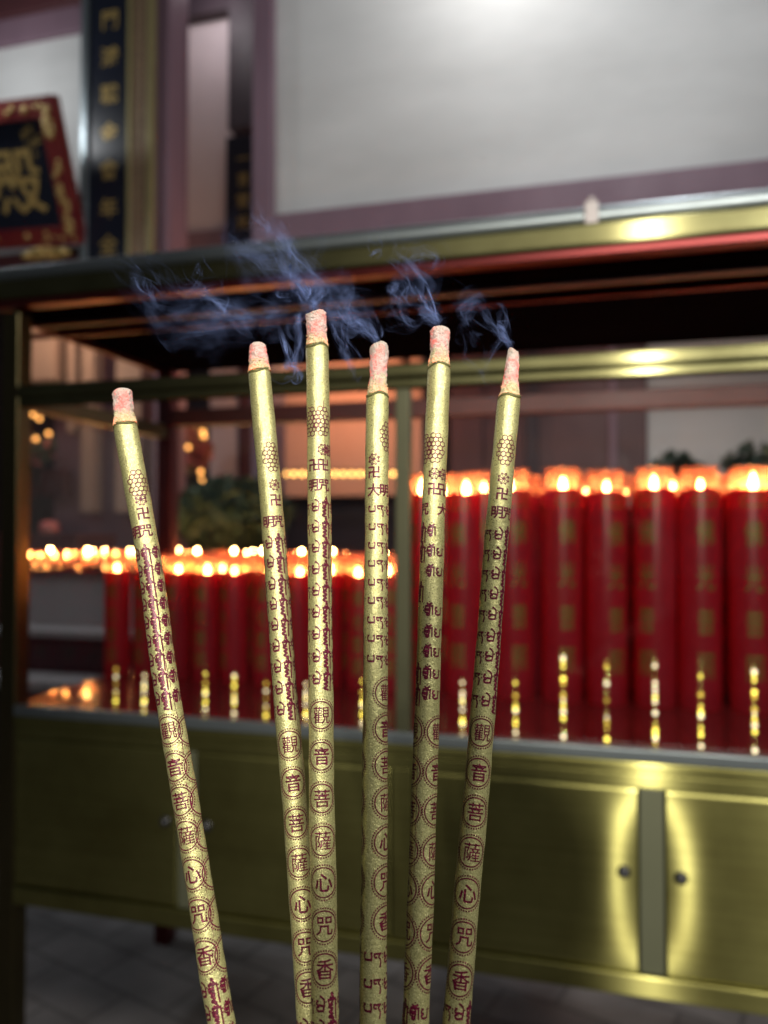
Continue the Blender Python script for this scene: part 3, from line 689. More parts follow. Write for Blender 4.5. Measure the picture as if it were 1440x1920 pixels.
shrub('altar_bouquet', 36, 98, 815, 870, 3.0, 300, 'green leafy altar flowers under amber lights at the far left', 'bouquet', .05, [M['leaf'], M['leaf'], M['petal']], .1)
def beadlights(name, pts, v, label):
    rt = empty(name, RM, label, 'lantern')
    bm = NB(); cx_ = kxy(sum(p[0] for p in pts)/len(pts), v); zz = max(kz(p[0], p[1], v) for p in pts)+.08
    for px, py in pts: tube(bm, [(cx_, v, zz), (kxy(px, v), v, kz(px, py, v))], .003, 5)
    obj('frame', bm, M['wick'], rt)
    for px, py in pts:
        bm = NB(); bmesh.ops.create_icosphere(bm, subdivisions=2, radius=.014, matrix=Matrix.Translation((kxy(px, v), v-.002, kz(px, py, v)))); obj('bulb', bm, M['bulb2'], rt, smooth=True)
beadlights('altar_light', [(334, 808), (336, 816), (380, 809), (382, 817), (352, 838), (376, 884), (378, 900)], 2.85, 'cluster of amber bulbs over the pink altar flowers')
beadlights('altar_light', [(52, 806), (66, 822), (90, 812), (60, 776), (72, 784), (80, 772), (66, 762)], 2.85, 'cluster of amber bulbs at the far left behind the cabinet')
bm = NB(); lathe(bm, [(.05, 0), (.06, .03), (.055, .06), (.03, .08)], 16); o = obj('incense_pot', bm, M['petal']); o.location = FW(kxy(92, 2.6), 2.6, kz(92, 1000, 2.6)); 
tag(o, 'small red pot glowing above the oil lamps at the far left', 'pot')
bm = NB(); bx(bm, -.35, .35, -.2, .2, -CAMZ-kz(92, 1000, 2.6), -.001); o = obj('altar_table', bm, M['maroon'], bevel=.01); o.location = FW(kxy(92, 2.6), 2.6, kz(92, 1000, 2.6)); o.rotation_euler = (0, 0, A15); tag(o, 'dark maroon altar table under the red pot', 'table')

# ================================================================ INCENSE STICKS
DIA = .0111
def dep(py): return .378-(py-700)/1200*.058
STK = [
 dict(c=[(735, 228), (798, 234), (900, 253), (996, 271), (1100, 288), (1234, 306), (1392, 332), (1474, 347), (1669, 380), (1824, 405), (1918, 422), (2050, 444)], ash=(729, 797), aw=(38, 34, 43), dz=0, ph=15.0, col=(-28, 150), kind=1),
 dict(c=[(642, 482), (701, 486), (800, 495), (902, 505), (983, 512), (1100, 521), (1280, 534), (1413, 546), (1580, 560), (1713, 570), (1900, 583), (2050, 594)], ash=(642, 697), aw=(30, 34, 40), dz=.009, ph=11.8, col=(0, 160), kind=2),
 dict(c=[(588, 592), (649, 594), (822, 597), (943, 599), (1100, 600), (1280, 602), (1480, 604), (1680, 608), (1880, 611), (2050, 614)], ash=(588, 650), aw=(40, 36, 39), dz=0, ph=11.0, col=(0, 165), kind=3),
 dict(c=[(648, 711), (741, 708), (862, 707), (983, 706), (1130, 705), (1280, 704), (1480, 703), (1713, 701), (1913, 699), (2050, 697)], ash=(648, 742), aw=(36, 31, 38), dz=0, ph=2.2, col=(60, -117), kind=4),
 dict(c=[(612, 826), (681, 824), (822, 818), (983, 812), (1130, 807), (1280, 802), (1480, 795), (1680, 788), (1913, 778), (2050, 772)], ash=(612, 686), aw=(38, 35, 39), dz=0, ph=19.5, col=(64, -80), kind=5),
 dict(c=[(657, 963), (741, 956), (862, 944), (983, 933), (1130, 921), (1280, 909), (1480, 892), (1680, 873), (1913, 853), (2050, 841)], ash=(657, 745), aw=(20, 27, 38), dz=0, ph=8.2, col=(0, 150), kind=6),
]
def interp(tab, x):
    n = len(tab)
    if x <= tab[0][0]: i = 0
    elif x >= tab[-1][0]: i = n-2
    else: i = next(j for j in range(n-1) if tab[j][0] <= x <= tab[j+1][0])
    (x0, y0), (x1, y1) = tab[i], tab[i+1]
    m = lambda j: (tab[min(j+1, n-1)][1]-tab[max(j-1, 0)][1])/(tab[min(j+1, n-1)][0]-tab[max(j-1, 0)][0])
    h = x1-x0; t = (x-x0)/h; m0, m1 = m(i)*h, m(i+1)*h
    if t < 0: return y0+m0/h*(x-x0)
    if t > 1: return y1+m1/h*(x-x1)
    return (2*t**3-3*t*t+1)*y0+(t**3-2*t*t+t)*m0+(-2*t**3+3*t*t)*y1+(t**3-t*t)*m1
def centre(s, py):
    d = dep(py)+s['dz']; return W((interp(s['c'], py)-720)/F*d, d, (990-py)/F*d)
def frame(s, py):
    p = centre(s, py); t = (centre(s, py-3)-centre(s, py+3)).normalized()      # up the stick
    toc = (Vector((0, 0, CAMZ))-p); toc = (toc-t*toc.dot(t)).normalized(); right = toc.cross(t)*-1
    if right.x < 0: right = -right
    return p, t, toc, right
def rad(s, py, th):
    k = s['kind']
    return DIA/2*(1+.014*math.sin(py*.021+k*2+math.sin(th+k))+.012*math.sin(py*.057+2*th+k*1.7)+.008*math.sin(py*.13+3*th+k)+(.02 if s['kind'] == 4 and -1.4 < th < -.5 else 0)*math.sin(py*.045)**2)
def surf(s, py, th, off=0.0, k=1.0):
    p, t, toc, right = frame(s, py); r = rad(s, py, th)*k+off
    return p+(toc*math.cos(th)+right*math.sin(th))*r
def mmpx(s, py): return (centre(s, py-1)-centre(s, py+1)).length/2
# Tibetan syllables drawn as brush strokes in a unit box
TIB = {
 'pa': [[(-.5, .5), (-.2, .5)], [(-.42, .5), (-.45, .1), (-.25, -.15), (.4, -.15)], [(.4, .5), (.42, .1), (.36, -.3)], [(.25, .5), (.5, .5)]],
 'da': [[(-.5, .5), (.45, .5)], [(-.38, .5), (-.42, .25), (-.25, .12), (-.1, .18)], [(.3, .5), (.1, .15), (.3, -.1), (.34, -.5), (.24, -.95)]],
 'me': [[(-.45, .45), (-.15, .45)], [(-.3, .45), (-.42, .15), (-.1, .0), (-.38, -.22), (-.2, -.48), (.35, -.42)], [(.42, .75), (.48, .2), (.36, -.55)], [(-.05, .95), (.2, .85), (.42, .62)], [(-.1, .1), (.4, .02)]],
 'hum': [[(-.5, .5), (.5, .5)], [(-.38, .5), (-.3, .1), (0, .25), (.1, .5)], [(.42, .5), (.42, -1.3)], [(.1, .05), (-.4, -.1), (.1, -.35), (-.35, -.55), (.05, -.75), (-.4, -1.0), (.2, -1.2)], [(-.25, .75), (.0, .62), (.25, .75)], [(-.1, .98), (.02, 1.08), (.12, .98), (.02, .88), (-.1, .98)]],
 'om': [[(-.5, .5), (.5, .5)], [(-.4, .5), (-.42, .1), (-.1, 0), (.1, .3), (.0, -.3), (-.35, -.5)], [(.4, .5), (.42, -.55)], [(-.3, .9), (0, .68), (.35, .9)], [(.0, 1.1), (.05, 1.0)]],
 'ma': [[(-.45, .45), (-.1, .45)], [(-.3, .45), (-.42, .1), (-.1, -.02), (-.4, -.25), (-.1, -.5), (.35, -.4)], [(.42, .55), (.44, .1), (.38, -.5)]],
 'ni': [[(-.45, .45), (.45, .45)], [(-.3, .45), (-.3, .0), (.1, -.1), (-.1, -.4), (.3, -.5)], [(.35, .45), (.35, -.5)], [(-.3, .7), (.0, 1.0), (.35, .75), (.3, .6)]],
 'dot': [[(0, .56), (0, .38)]], 'dot2': [[(0, .56), (0, .38)], [(.02, .1), (.02, -.1)]],
}
BAND = [('pa', 0, 3.0), ('da', 4.1, 2.9), ('dot2', 6.4, 2.6), ('me', 8.9, 3.1), ('dot', 11.4, 2.6), ('hum', 14.0, 3.3), ('dot2', 16.3, 2.6), ('om', 19.0, 3.1), ('ma', 23.2, 2.9), ('dot', 25.6, 2.6), ('ni', 28.4, 3.0), ('dot', 31.6, 2.6)]
CIRC = math.pi*DIA*1000
def put_fig(bm, s, py, off_mm, fig, scale_mm, rot=0):
    """figure in unit coordinates -> wrapped on the stick at photo row py, off_mm to the right of the camera-facing line"""
    vs, fs = fig; k = mmpx(s, py)*1000; r0 = DIA/2*1000; c, sn = math.cos(rot), math.sin(rot)
    q = [((x*c-y*sn)*scale_mm, (x*sn+y*c)*scale_mm) for x, y in vs]
    wrap(bm, q, fs, lambda a, b: surf(s, py-b/k, (off_mm+a)/r0, .00006), cut=.9, ycut=2.0, mi=1)
def ring(r0, r1, a0=0, a1=360, n=40):
    vs, fs = [], []
    for i in range(n+1):
        a = R(a0+(a1-a0)*i/n); vs += [(r0*math.cos(a), r0*math.sin(a)), (r1*math.cos(a), r1*math.sin(a))]
    for i in range(n): fs.append((2*i, 2*i+1, 2*i+3, 2*i+2))
    return vs, fs
def medallion():
    vs, fs = ring(.84, .925, n=44)
    for k in range(40):
        b = len(vs); v2, f2 = ring(1.0, 1.09, k*9, k*9+5.6, 1); vs = vs+v2; fs = fs+[tuple(i+b for i in f) for f in f2]
    return vs, fs
def wheel():
    L = []
    for k in range(8):
        a = R(45*k+22); L.append([(0, 0), (math.cos(a)*.5, math.sin(a)*.5)])
    for k in range(8):
        a = R(45*k); b = R(45*k+45); L.append([(math.cos(a)*.36, math.sin(a)*.36), (math.cos((a+b)/2)*.52, math.sin((a+b)/2)*.52), (math.cos(b)*.36, math.sin(b)*.36)])
    return strokes(L, .085)
def comb(seed):
    rr = random.Random(seed); L = []
    for j in range(-3, 4):
        for i in range(-3, 4):
            cx_, cy_ = i*.27+(j % 2)*.135, j*.235
            if (cx_/.52)**2+(cy_/.80)**2 > 1: continue
            pts = [(cx_+math.cos(R(60*k+30))*.155*(1+rr.uniform(-.15, .15)), cy_+math.sin(R(60*k+30))*.155*(1+rr.uniform(-.15, .15))) for k in range(6)]
            for k in range(6): L.append([pts[k], pts[(k+1) % 6]])
    return strokes(L, .062)
MED, WHL = medallion(), wheel()
TIBF = {k: strokes(v_, .24) for k, v_ in TIB.items()}
ROWS = {1: dict(comb=915, wheel=943, swas=968, txt=1000, tib=[1042, 1073, 1104, 1136, 1168, 1202, 1237, 1272, 1308], med=[1365, 1432, 1494, 1557, 1627, 1700, 1775], tib2=[1838, 1880, 1922]),
 2: dict(comb=862, wheel=914, swas=942, txt=982, tib=[1022, 1058, 1098, 1135, 1173, 1212, 1250, 1290, 1328], med=[1392, 1462, 1535, 1607, 1682, 1760, 1833], tib2=[1905]),
 3: dict(comb=795, wheel=848, swas=876, txt=914, tib=[955, 993, 1030, 1070, 1110, 1150, 1190, 1231, 1272], med=[1338, 1413, 1490, 1567, 1643, 1722, 1800], tib2=[1866, 1908]),
 4: dict(comb=822, wheel=866, swas=890, txt=923, tib=[960, 994, 1028, 1061, 1096, 1130, 1166, 1200, 1237], med=[1297, 1363, 1430, 1498, 1570, 1643, 1715], tib2=[1780, 1828, 1872, 1915]),
 5: dict(comb=845, wheel=893, swas=921, txt=958, tib=[1000, 1037, 1074, 1110, 1146, 1186, 1222, 1262, 1300], med=[1368, 1442, 1513, 1587, 1657, 1735, 1810], tib2=[1880, 1918]),
 6: dict(comb=849, wheel=902, swas=930, txt=965, tib=[1006, 1043, 1080, 1117, 1155, 1194, 1231, 1271, 1312], med=[1370, 1443, 1515, 1588, 1663, 1742, 1820], tib2=[1880, 1920])}
# where (mm right of the facing line) the upper marks sit on each stick
UP = {1: 1.0, 2: 2.5, 3: 2.2, 4: 6.0, 5: -.2, 6: 1.0}
TX = {1: ('明', -4.6, '咒', .8), 2: ('明', -2.2, '咒', 2.8), 3: ('明', -3.3, '咒', 2.3), 4: ('大', -1.6, '明', 4.2), 5: ('咒', -5.4, '大', 4.8), 6: ('明', -.8, '咒', 4.8)}
LAB = ['leftmost incense stick, leaning left apart from the others, its ash tip lowest of all',
       'incense stick with a rounded ash tip, standing just left of the tallest one',
       'tallest incense stick, with a dark seam line beside its printed symbols',
       'incense stick with the longest ash column, upright just left of the brass post',
       'incense stick with a thick pink ash tip, just right of the brass post',
       'rightmost incense stick, with a thin crooked ash tip']
def scribble(bm, s, pts, seed, w=.28):
    rr = random.Random(seed); L = []; last = None
    for i in range(len(pts)-1):
        (y0, o0), (y1, o1) = pts[i], pts[i+1]; n = max(2, int(abs(y1-y0)/6)); ln = []
        for k in range(n+1): ln.append((y0+(y1-y0)*k/n, o0+(o1-o0)*k/n+rr.uniform(-.22, .22)))
        for (a, b), (c, d) in zip(ln, ln[1:]):
            k = mmpx(s, a)*1000; q = strokes([[(b, 0), (d, -(c-a)*k)]], w*rr.uniform(.6, 1.5))
            r0 = DIA/2*1000; wrap(bm, q[0], q[1], lambda x, y: surf(s, a-y/k, x/r0, .00007), ycut=1.5, mi=1)
def build_stick(s, i):
    k = s['kind']; rw = ROWS[k]; py0 = s['ash'][1]; py1 = 2330
    base = centre(s, py1)
    root = empty('incense_stick', Matrix.Translation(base), LAB[i], 'incense stick', 'gold paper incense sticks held in a bunch')
    inv = Matrix.Translation(-base)
    bm = NB(); n = 40; rings = []
    py = py0-3
    while py < py1:
        tp = 1.0 if py > py0+10 else .93+.07*max(0, (py-py0+3)/13)
        rings.append([bm.verts.new(surf(s, py, 2*math.pi*q/n, 0, tp)) for q in range(n)]); py += 7
    for a, b in zip(rings, rings[1:]):
        for q in range(n): f = bm.faces.new((a[q], a[(q+1)%n], b[(q+1)%n], b[q])); f.smooth = True
    bm.faces.new(rings[0]); bm.faces.new(rings[-1][::-1])
    # print
    put_fig(bm, s, rw['comb'], UP[k], comb(k), 8.6)
    if k in (1, 3, 5): put_fig(bm, s, rw['comb'], UP[k]+(-6.4 if k != 1 else 9), comb(k+10), 8.6)
    put_fig(bm, s, rw['wheel'], UP[k]-(0 if k != 4 else 7.5), WHL, 5.6)
    sx = UP[k]-(0 if k != 4 else 7.5)
    put_fig(bm, s, rw['swas'], sx, glyph('卍', .03), 6.6)
    if k in (3, 5): put_fig(bm, s, rw['swas'], sx+(5.4 if k == 5 else -4.6), glyph('卍', .03), 6.6); put_fig(bm, s, rw['wheel'], sx+(5.0 if k == 5 else 3.6), WHL, 5.6)
    c1, o1, c2, o2 = TX[k]
    put_fig(bm, s, rw['txt'], o1, glyph(c1, .028), 6.3); put_fig(bm, s, rw['txt'], o2, glyph(c2, .028), 6.3)
    rr = random.Random(k*31)
    for py in rw['tib']+rw['tib2']:
        for nm, off, sc in BAND:
            o = (off-s['ph']+CIRC/2) % CIRC-CIRC/2
            if abs(o) > 10.2: continue
            if k == 5 and rr.random() < .25: continue
            put_fig(bm, s, py+rr.uniform(-.6, .6), o, TIBF[nm], sc*1.22, rr.uniform(-.04, .04))
            if k in (1, 5) and nm in ('hum', 'om') : put_fig(bm, s, py+3, o-.9, TIBF['ni'], sc)
    r0 = DIA/2*1000
    for ci, cdeg in enumerate(s['col']):
        if abs(cdeg) > 135 and k != 1: continue
        for j, py in enumerate(rw['med']):
            put_fig(bm, s, py, R(cdeg)*r0, MED, 6.55); put_fig(bm, s, py, R(cdeg)*r0+(.2 if k != 6 else .5), glyph('觀音菩薩心咒香'[j], [.005, .014, .008, .004, .02, .012, .012][j]), 7.9)
    if k == 1:
        for py in rw['med']: put_fig(bm, s, py+8, R(78)*r0, MED, 6.55)
        scribble(bm, s, [(1240, 1.2), (1330, 2.4), (1372, 2.9), (1412, 2.3)], 3); scribble(bm, s, [(1464, 1.6), (1560, 2.8), (1616, 3.4)], 4); scribble(bm, s, [(1620, 3.6), (1660, 2.5), (1720, 2.6), (1748, 2.2)], 5, .2)
    if k == 3: scribble(bm, s, [(758, 2.5), (830, 3.1), (946, 3.4)], 6, .42); scribble(bm, s, [(985, 4.4), (1280, 4.8)], 7, .3)
    if k == 5: scribble(bm, s, [(1390, -3.6), (1560, -3.2), (1640, -3.4)], 8, .22); scribble(bm, s, [(1700, -3), (1900, -3.5)], 9, .15)
    if k == 2: scribble(bm, s, [(1060, 4.6), (1380, 4.9)], 10, .26)
    bm.transform(inv); o = obj('paper_wrap', bm, [M['paper'], M['ink']], root)
    # char line
    bm = NB(); rings = []; py_a = py0+1
    for q_, kk in ((-4, .88), (-2, 1.0), (0, 1.03), (1.2, 1.02), (2.5, .985)):
        rings.append([bm.verts.new(surf(s, py_a+q_+2.2*math.sin(3*t_+k)*1.0-5*math.sin(t_)*(.5 if k in (5, 6, 2) else .2), t_, 0, kk*(1+rr.uniform(-.03, .03)))) for t_ in [2*math.pi*q/n for q in range(n)]])
    for a, b in zip(rings, rings[1:]):
        for q in range(n): f = bm.faces.new((a[q], a[(q+1)%n], b[(q+1)%n], b[q])); f.smooth = True
    bm.transform(inv); obj('burning_line', bm, M['char'], root)
    # ash column
    ya, yb = s['ash']; wt, wm, wb = s['aw']; bm = NB(); lay = bm.verts.layers.float.new('hgt'); N_ = 54; rings = []; n2 = 72
    for j in range(N_+1):
        t = j/N_; py = yb-1+(ya-yb)*t
        wp = (wb+(wm-wb)*min(1, t/.35)) if t < .35 else (wm+(wt-wm)*((t-.35)/.65)**1.5)
        r = wp*(dep(py)+s['dz'])/F/2/(DIA/2)
        if k in (2, 5, 1) and t > .85: r *= math.sqrt(max(.06, 1-((t-.85)/.155)**2))
        elif t > .96: r *= .95
        rg = []
        for q in range(n2):
            th = 2*math.pi*q/n2
            jag = (5 if t > .8 else 0)*math.sin(2*th+k)*(t-.8)*5 if k in (3, 4, 6) else 0
            q3 = Vector((math.cos(th)*1.1, math.sin(th)*1.1, t*3.2+k*9)); nz = 1+.10*mnoise.noise(q3*1.4)+.09*mnoise.noise(q3*3.7)+.07*mnoise.noise(q3*8)+rr.uniform(-.012, .012)+(.05*max(0, 1-t/.22) if t < .22 else 0)
            v_ = bm.verts.new(surf(s, py+jag*.6, th, 0, r*nz)); v_[lay] = t+rr.uniform(-.04, .04); rg.append(v_)
        rings.append(rg)
    for a, b in zip(rings, rings[1:]):
        for q in range(n2): f = bm.faces.new((a[q], a[(q+1)%n2], b[(q+1)%n2], b[q])); f.smooth = rr.random() < .6
    bm.faces.new(rings[0][::-1])
    top = rings[-1]
    if k in (3, 4, 6):      # hollow burnt rim
        inner = []
        for v_ in top:
            c_ = sum((x.co for x in top), Vector())/len(top); x = bm.verts.new(c_+(v_.co-c_)*.72+Vector((0, 0, -.0012+rr.uniform(-.0004, .0004)))); x[lay] = .9; inner.append(x)
        for q in range(n2): bm.faces.new((top[q], top[(q+1)%n2], inner[(q+1)%n2], inner[q])).smooth = True
        bm.faces.new(inner)
    else:
        c_ = sum((x.co for x in top), Vector())/len(top); v0 = bm.verts.new(c_+Vector((0, 0, .0006))); v0[lay] = 1
        for q in range(n2): bm.faces.new((top[q], top[(q+1)%n2], v0)).smooth = True
    # crumbs of curled gold paper round the burning line
    for q in range(170):
        th = rr.uniform(0, 2*math.pi); py = yb-rr.random()**1.8*24; p = surf(s, py, th, rr.uniform(-.0003, .0003), r_at(s, py)); sz = rr.uniform(.00015, .00052)
        m_ = Matrix.Translation(p) @ Matrix.Rotation(rr.uniform(0, 6), 4, 'Z') @ Matrix.Rotation(rr.uniform(0, 6), 4, 'X') @ Matrix.Diagonal((1, .6, .8, 1))
        for x in bmesh.ops.create_icosphere(bm, subdivisions=1, radius=sz, matrix=m_)['verts']: x[lay] = rr.uniform(-.3, .1)
    bm.transform(inv); obj('ash_tip', bm, M['ash'], root)
def r_at(s, py):
    ya, yb = s['ash']; wt, wm, wb = s['aw']; t = (yb-py)/(yb-ya)
    wp = wb+(wm-wb)*min(1, t/.35); return wp*(dep(py)+s['dz'])/F/2/(DIA/2)
for i, s in enumerate(STK): build_stick(s, i)

# ================================================================ SMOKE: thin curling sheets
def P(px, py, d): return W((px-720)/F*d, d, (990-py)/F*d)
def sheet(bm, L1, L2, L3, ctrl, width, dens, seed):
    rr = random.Random(seed); n = 60; pts = []
    tab = [Vector(c) for c in ctrl]
    for i in range(n+1):
        x = i/n*(len(tab)-1); j = min(int(x), len(tab)-2); t = x-j
        p0, p1, p2, p3 = tab[max(j-1, 0)], tab[j], tab[j+1], tab[min(j+2, len(tab)-1)]
        p = .5*((2*p1)+(-p0+p2)*t+(2*p0-5*p1+4*p2-p3)*t*t+(-p0+3*p1-3*p2+p3)*t**3)
        pts.append(p)
    a0 = rr.uniform(0, 6.28); tw = rr.uniform(-1.6, 1.6); m = 10; g = []
    ph = [rr.uniform(0, 6.28) for _ in range(4)]; off = rr.uniform(0, 50)
    for i, p in enumerate(pts):
        t = i/n; q = pts[min(i+1, n)]-pts[max(i-1, 0)]; tan = Vector((q.x, 0, -q.y)).normalized()
        side = tan.cross(Vector((0, 1, 0))).normalized(); ang = a0+tw*t*2+.6*math.sin(t*7+ph[0])
        w = width*(.25+.75*math.sin(math.pi*min(1, t*1.15+.05))**.7 if t < .87 else .25+.75*math.sin(math.pi*(min(1, t*1.15+.05)))**.7)
        amp = .0022*t; c = P(p.x, p.y, p.z)+Vector((amp*math.sin(t*13+ph[1]), .004*math.sin(t*6+ph[2]), amp*math.sin(t*11+ph[3])))
        row = []
        for k in range(m+1):
            s_ = k/m-.5
            o = side*math.cos(ang)*s_*w+Vector((0, 1, 0))*math.sin(ang)*s_*w*.8+tan*math.sin(s_*4+t*9+ph[1])*.18*w
            v_ = bm.verts.new(c+o+side*.12*w*math.sin(s_*9+t*14+ph[2])); v_[L1] = Vector((k/m, t*3+off, seed*3.1)); v_[L2] = 1.0*dens*min(1, t*7)*min(1, (1-t)*2.2); row.append(v_)
        g.append(row)
    for a, b in zip(g, g[1:]):
        for k in range(m): bm.faces.new((a[k], a[k+1], b[k+1], b[k])).smooth = True
bm = NB(); L1 = bm.verts.layers.float_vector.new('suv'); L2 = bm.verts.layers.float.new('dens'); L3 = None
D_ = .39
GUIDES = [
 ([(592, 586), (560, 560), (500, 520), (440, 480), (420, 430), (460, 400)], .045, .10, 4, 34),
 ([(700, 620), (680, 580), (620, 560), (560, 520), (600, 480), (560, 440)], .040, .12, 4, 34),
 ([(440, 620), (380, 600), (300, 560), (260, 500), (200, 470)], .040, .06, 4, 34),
 ([(560, 600), (562, 640), (548, 680), (556, 704), (540, 712), (516, 700)], .007, .8, 3, 5),
 ([(640, 600), (650, 650), (670, 700), (674, 730)], .005, .5, 2, 8),
 ([(555, 540), (562, 570), (566, 610)], .005, .9, 2, 3),
 ([(740, 500), (735, 530), (752, 560), (790, 590), (822, 600)], .010, .6, 3, 8),  # (points px,py ; sheet width m ; density ; copies ; jitter px)
 ([(592, 586), (588, 560), (604, 535), (575, 500), (548, 470), (540, 430), (520, 395)], .008, .42, 5, 9),
 ([(590, 584), (565, 560), (552, 530), (535, 500), (540, 465), (500, 420)], .010, .30, 4, 16),
 ([(563, 618), (558, 580), (545, 555), (520, 545), (528, 520), (512, 490)], .006, .9, 2, 4),
 ([(545, 570), (500, 585), (450, 590), (400, 570), (380, 530), (350, 520)], .013, .20, 4, 20),
 ([(482, 640), (470, 600), (430, 570), (390, 540), (340, 545), (300, 520), (230, 490)], .015, .15, 5, 26),
 ([(520, 600), (535, 650), (552, 690), (556, 706), (538, 712), (520, 700)], .005, .85, 2, 3),
 ([(620, 600), (640, 645), (660, 690), (672, 728)], .006, .45, 3, 8),
 ([(712, 645), (690, 610), (660, 600), (640, 560), (655, 530), (640, 500)], .012, .30, 4, 16),
 ([(824, 610), (800, 592), (765, 600), (745, 570), (760, 540), (742, 510), (735, 480)], .009, .38, 6, 14),
 ([(820, 610), (785, 600), (750, 608), (728, 590), (740, 560), (770, 575), (800, 590)], .010, .30, 5, 16),
 ([(810, 500), (820, 480), (800, 470), (780, 480), (770, 500), (750, 490)], .010, .20, 3, 8),
 ([(962, 655), (945, 620), (920, 600), (900, 570), (872, 580), (868, 600), (885, 640)], .013, .32, 5, 10),
 ([(930, 570), (945, 580), (950, 620), (930, 650), (912, 690), (908, 740)], .008, .26, 3, 6),
 ([(925, 760), (922, 735), (930, 710)], .005, .5, 1, 2),
 ([(590, 580), (560, 540), (520, 500), (480, 470), (440, 460), (400, 440)], .028, .13, 6, 30),
 ([(700, 600), (640, 560), (580, 520), (520, 500), (470, 450)], .034, .11, 6, 36),
 ([(560, 600), (460, 600), (360, 600), (280, 560), (220, 520)], .034, .12, 5, 34),
 ([(822, 600), (780, 560), (760, 500), (720, 460), (700, 400)], .030, .12, 4, 26),
 ([(690, 480), (705, 465), (715, 440), (712, 425)], .006, .5, 2, 5),
 ([(360, 520), (375, 500), (362, 540), (350, 560)], .005, .35, 2, 8),
 ([(275, 500), (280, 540), (288, 580)], .006, .25, 3, 14),
 ([(890, 640), (880, 600), (890, 560), (930, 560)], .02, .22, 4, 14),
 ([(545, 500), (530, 450), (500, 420), (480, 400), (470, 360)], .020, .25, 5, 14),
]
sd = 1
for pts, wd, dn, cp, jt in GUIDES:
    for c in range(cp):
        rr = random.Random(sd*17); dd = rr.uniform(-.012, .02); jx, jy = rr.uniform(-jt, jt), rr.uniform(-jt, jt)
        ctrl = []
        for i, (x, y) in enumerate(pts):
            f = min(1, i/2); ctrl.append((x+jx*f+rr.uniform(-1, 1)*jt*.35*f, y+jy*f*.6+rr.uniform(-1, 1)*jt*.35*f, D_+dd*f+rr.uniform(-.004, .004)*f))
        sheet(bm, L1, L2, L3, ctrl, wd*rr.uniform(.6, 1.3), dn, sd); sd += 1
rr0 = random.Random(99)
for (x0, y0, x1, y1, cnt, dn) in ((592, 580, 500, 430, 9, .8), (590, 582, 560, 520, 6, .9), (826, 606, 740, 480, 8, .9), (824, 606, 870, 560, 3, .6), (962, 650, 880, 570, 7, .55), (482, 640, 330, 500, 7, .45), (711, 645, 640, 540, 6, .5), (560, 690, 520, 500, 4, .6), (670, 720, 620, 600, 3, .5), (915, 730, 870, 590, 3, .45), (300, 560, 240, 480, 4, .3), (700, 480, 715, 420, 3, .4), (420, 560, 380, 470, 4, .4)):
    for c in range(cnt):
        n = 7; ctrl = []; ax, ay = rr0.uniform(8, 26), rr0.uniform(4, 12); p1, p2 = rr0.uniform(0, 6.3), rr0.uniform(0, 6.3); ex, ey = rr0.gauss(0, 26), rr0.gauss(0, 18); fr = rr0.uniform(4, 9)
        for i in range(n+1):
            t = i/n; ctrl.append((x0+(x1+ex-x0)*t+ax*math.sin(fr*t+p1)*t**.5, y0+(y1+ey-y0)*t+ay*math.sin(fr*1.4*t+p2)*t, D_+rr0.uniform(-.004, .012)*t))
        sheet(bm, L1, L2, L3, ctrl, rr0.uniform(.0016, .0045), dn*rr0.uniform(.6, 1.25), sd); sd += 1
o = obj('incense_smoke', bm, M['smoke'])
tag(o, 'thin blue smoke curling up and to the left from the incense tips', 'smoke', kind='stuff')

# ================================================================ PHOTOGRAPHER (behind the lens; casts the shadow on the doors)
def skin(name, verts, edges, rads, m, parent=None, sub=2):
    me = bpy.data.meshes.new(name); me.from_pydata(verts, edges, []); o = bpy.data.objects.new(name, me); COL.objects.link(o); me.materials.append(m)
    sm = o.modifiers.new('s', 'SKIN'); sm.use_smooth_shade = True
    for i, r in enumerate(rads): me.skin_vertices[0].data[i].radius = (r, r) if not isinstance(r, tuple) else r
    me.skin_vertices[0].data[0].use_root = True
    ss = o.modifiers.new('u', 'SUBSURF'); ss.levels = sub; ss.render_levels = sub
    if parent: o.parent = parent
    return o
bx0, by0 = .00, -.38
body_v = [(0, 0, -.40), (0, 0, -.20), (0, .0, -.03), (0, .01, .05), (0, .02, .13), (0, .03, .24),
  (-.17, 0, -.06), (-.22, .04, -.30), (-.10, .18, -.26), (-.02, .27, -.20), (.17, 0, -.06), (.21, .08, -.33), (.10, .34, -.42), (0.02, .60, -.50),
  (-.09, 0, -.52), (-.10, .02, -.87), (-.10, -.02, -1.22), (-.11, .10, -1.255), (.09, 0, -.52), (.10, .02, -.87), (.10, -.02, -1.22), (.11, .10, -1.255)]
HZ = 1.29
bv = [(bx0+x, by0+y, HZ+z) for x, y, z in body_v]
be = [(0,1),(1,2),(2,3),(3,4),(4,5),(2,6),(6,7),(7,8),(8,9),(2,10),(10,11),(11,12),(12,13),(0,14),(14,15),(15,16),(16,17),(0,18),(18,19),(19,20),(20,21)]
br = [(.15,.11),(.14,.11),(.13,.10),.055,.085,.075,.065,.042,.034,.030,.065,.042,.034,.026,.085,.058,.042,.035,.085,.058,.042,.035]
pr = empty('person', Matrix.Identity(4), 'person in dark clothes behind the camera holding up a phone and the incense', 'person')
skin('body', bv, be, br, M['cloth'], pr)
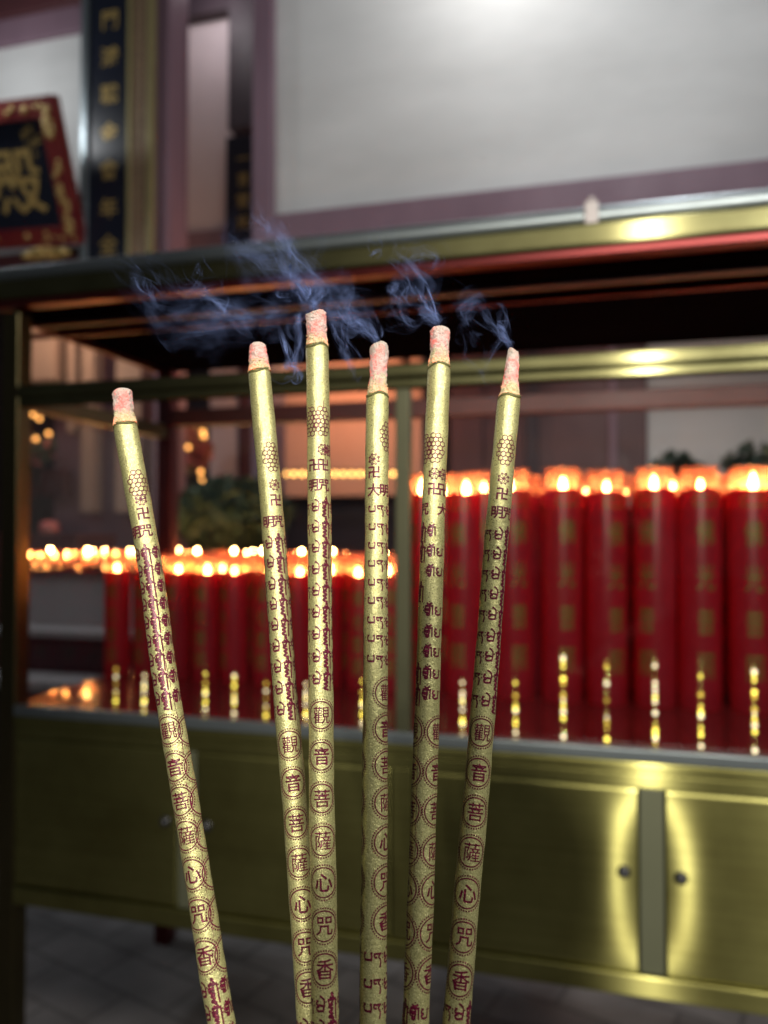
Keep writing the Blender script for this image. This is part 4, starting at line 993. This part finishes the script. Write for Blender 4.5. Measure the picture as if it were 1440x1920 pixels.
def hand(name, wrist, fwd, up_, side, parent, curl=1.0):
    wv = Vector(wrist); f, u, s = Vector(fwd).normalized(), Vector(up_).normalized(), Vector(side).normalized()
    vs = [wv, wv+f*.045]; es = [(0, 1)]; rs = [.022, .026]
    for k, ln in enumerate((.070, .078, .072, .058)):
        b = len(vs); base = wv+f*.070+s*(.030-.020*k)
        p1 = base+f*ln*.42; p2 = p1+(f*math.cos(1.2*curl)+u*math.sin(1.2*curl))*ln*.36; p3 = p2+(f*math.cos(2.6*curl)+u*math.sin(2.6*curl))*ln*.3
        vs += [base, p1, p2, p3]; es += [(1, b), (b, b+1), (b+1, b+2), (b+2, b+3)]; rs += [.0105, .009, .0085, .0075]
    b = len(vs); vs += [wv+f*.03+s*.032, wv+f*.055+s*.050+u*.02, wv+f*.075+s*.040+u*.040]; es += [(1, b), (b, b+1), (b+1, b+2)]; rs += [.013, .0105, .009]
    return skin(name, [tuple(x) for x in vs], es, rs, M['skin'], parent, 2)
hand('hand', bv[9], (0, .12, 1), (0, -1, 0), (1, 0, 0), pr)
hand('hand', bv[13], (-.15, 1, .05), (0, .05, 1), (-1, 0, 0), pr)
bm = NB(); bmesh.ops.create_uvsphere(bm, u_segments=28, v_segments=18, radius=1, matrix=Matrix.Translation((bx0, by0+.03, HZ+.19)) @ Matrix.Diagonal((.078, .098, .118, 1)))
for v_ in bm.verts:                      # brow, nose, chin
    x, y, z = v_.co.x-bx0, v_.co.y-by0-.03, v_.co.z-HZ-.19
    if y > .06 and abs(x) < .018 and -.04 < z < .02: v_.co.y += .020*(1-abs(x)/.018)
    if z < -.05: v_.co.x = bx0+x*.86
obj('head', bm, M['skin'], pr, smooth=True)
bm = NB(); bmesh.ops.create_uvsphere(bm, u_segments=24, v_segments=14, radius=1, matrix=Matrix.Translation((bx0, by0+.012, HZ+.215)) @ Matrix.Diagonal((.088, .105, .115, 1))); obj('hair', bm, M['hair'], pr, smooth=True)
bm = NB(); bx(bm, -.062, .012, -.022, -.014, CAMZ-.125, CAMZ+.022); o = obj('phone', bm, M['phone'], bevel=.003); tag(o, 'black phone held up by the person behind the camera', 'phone')
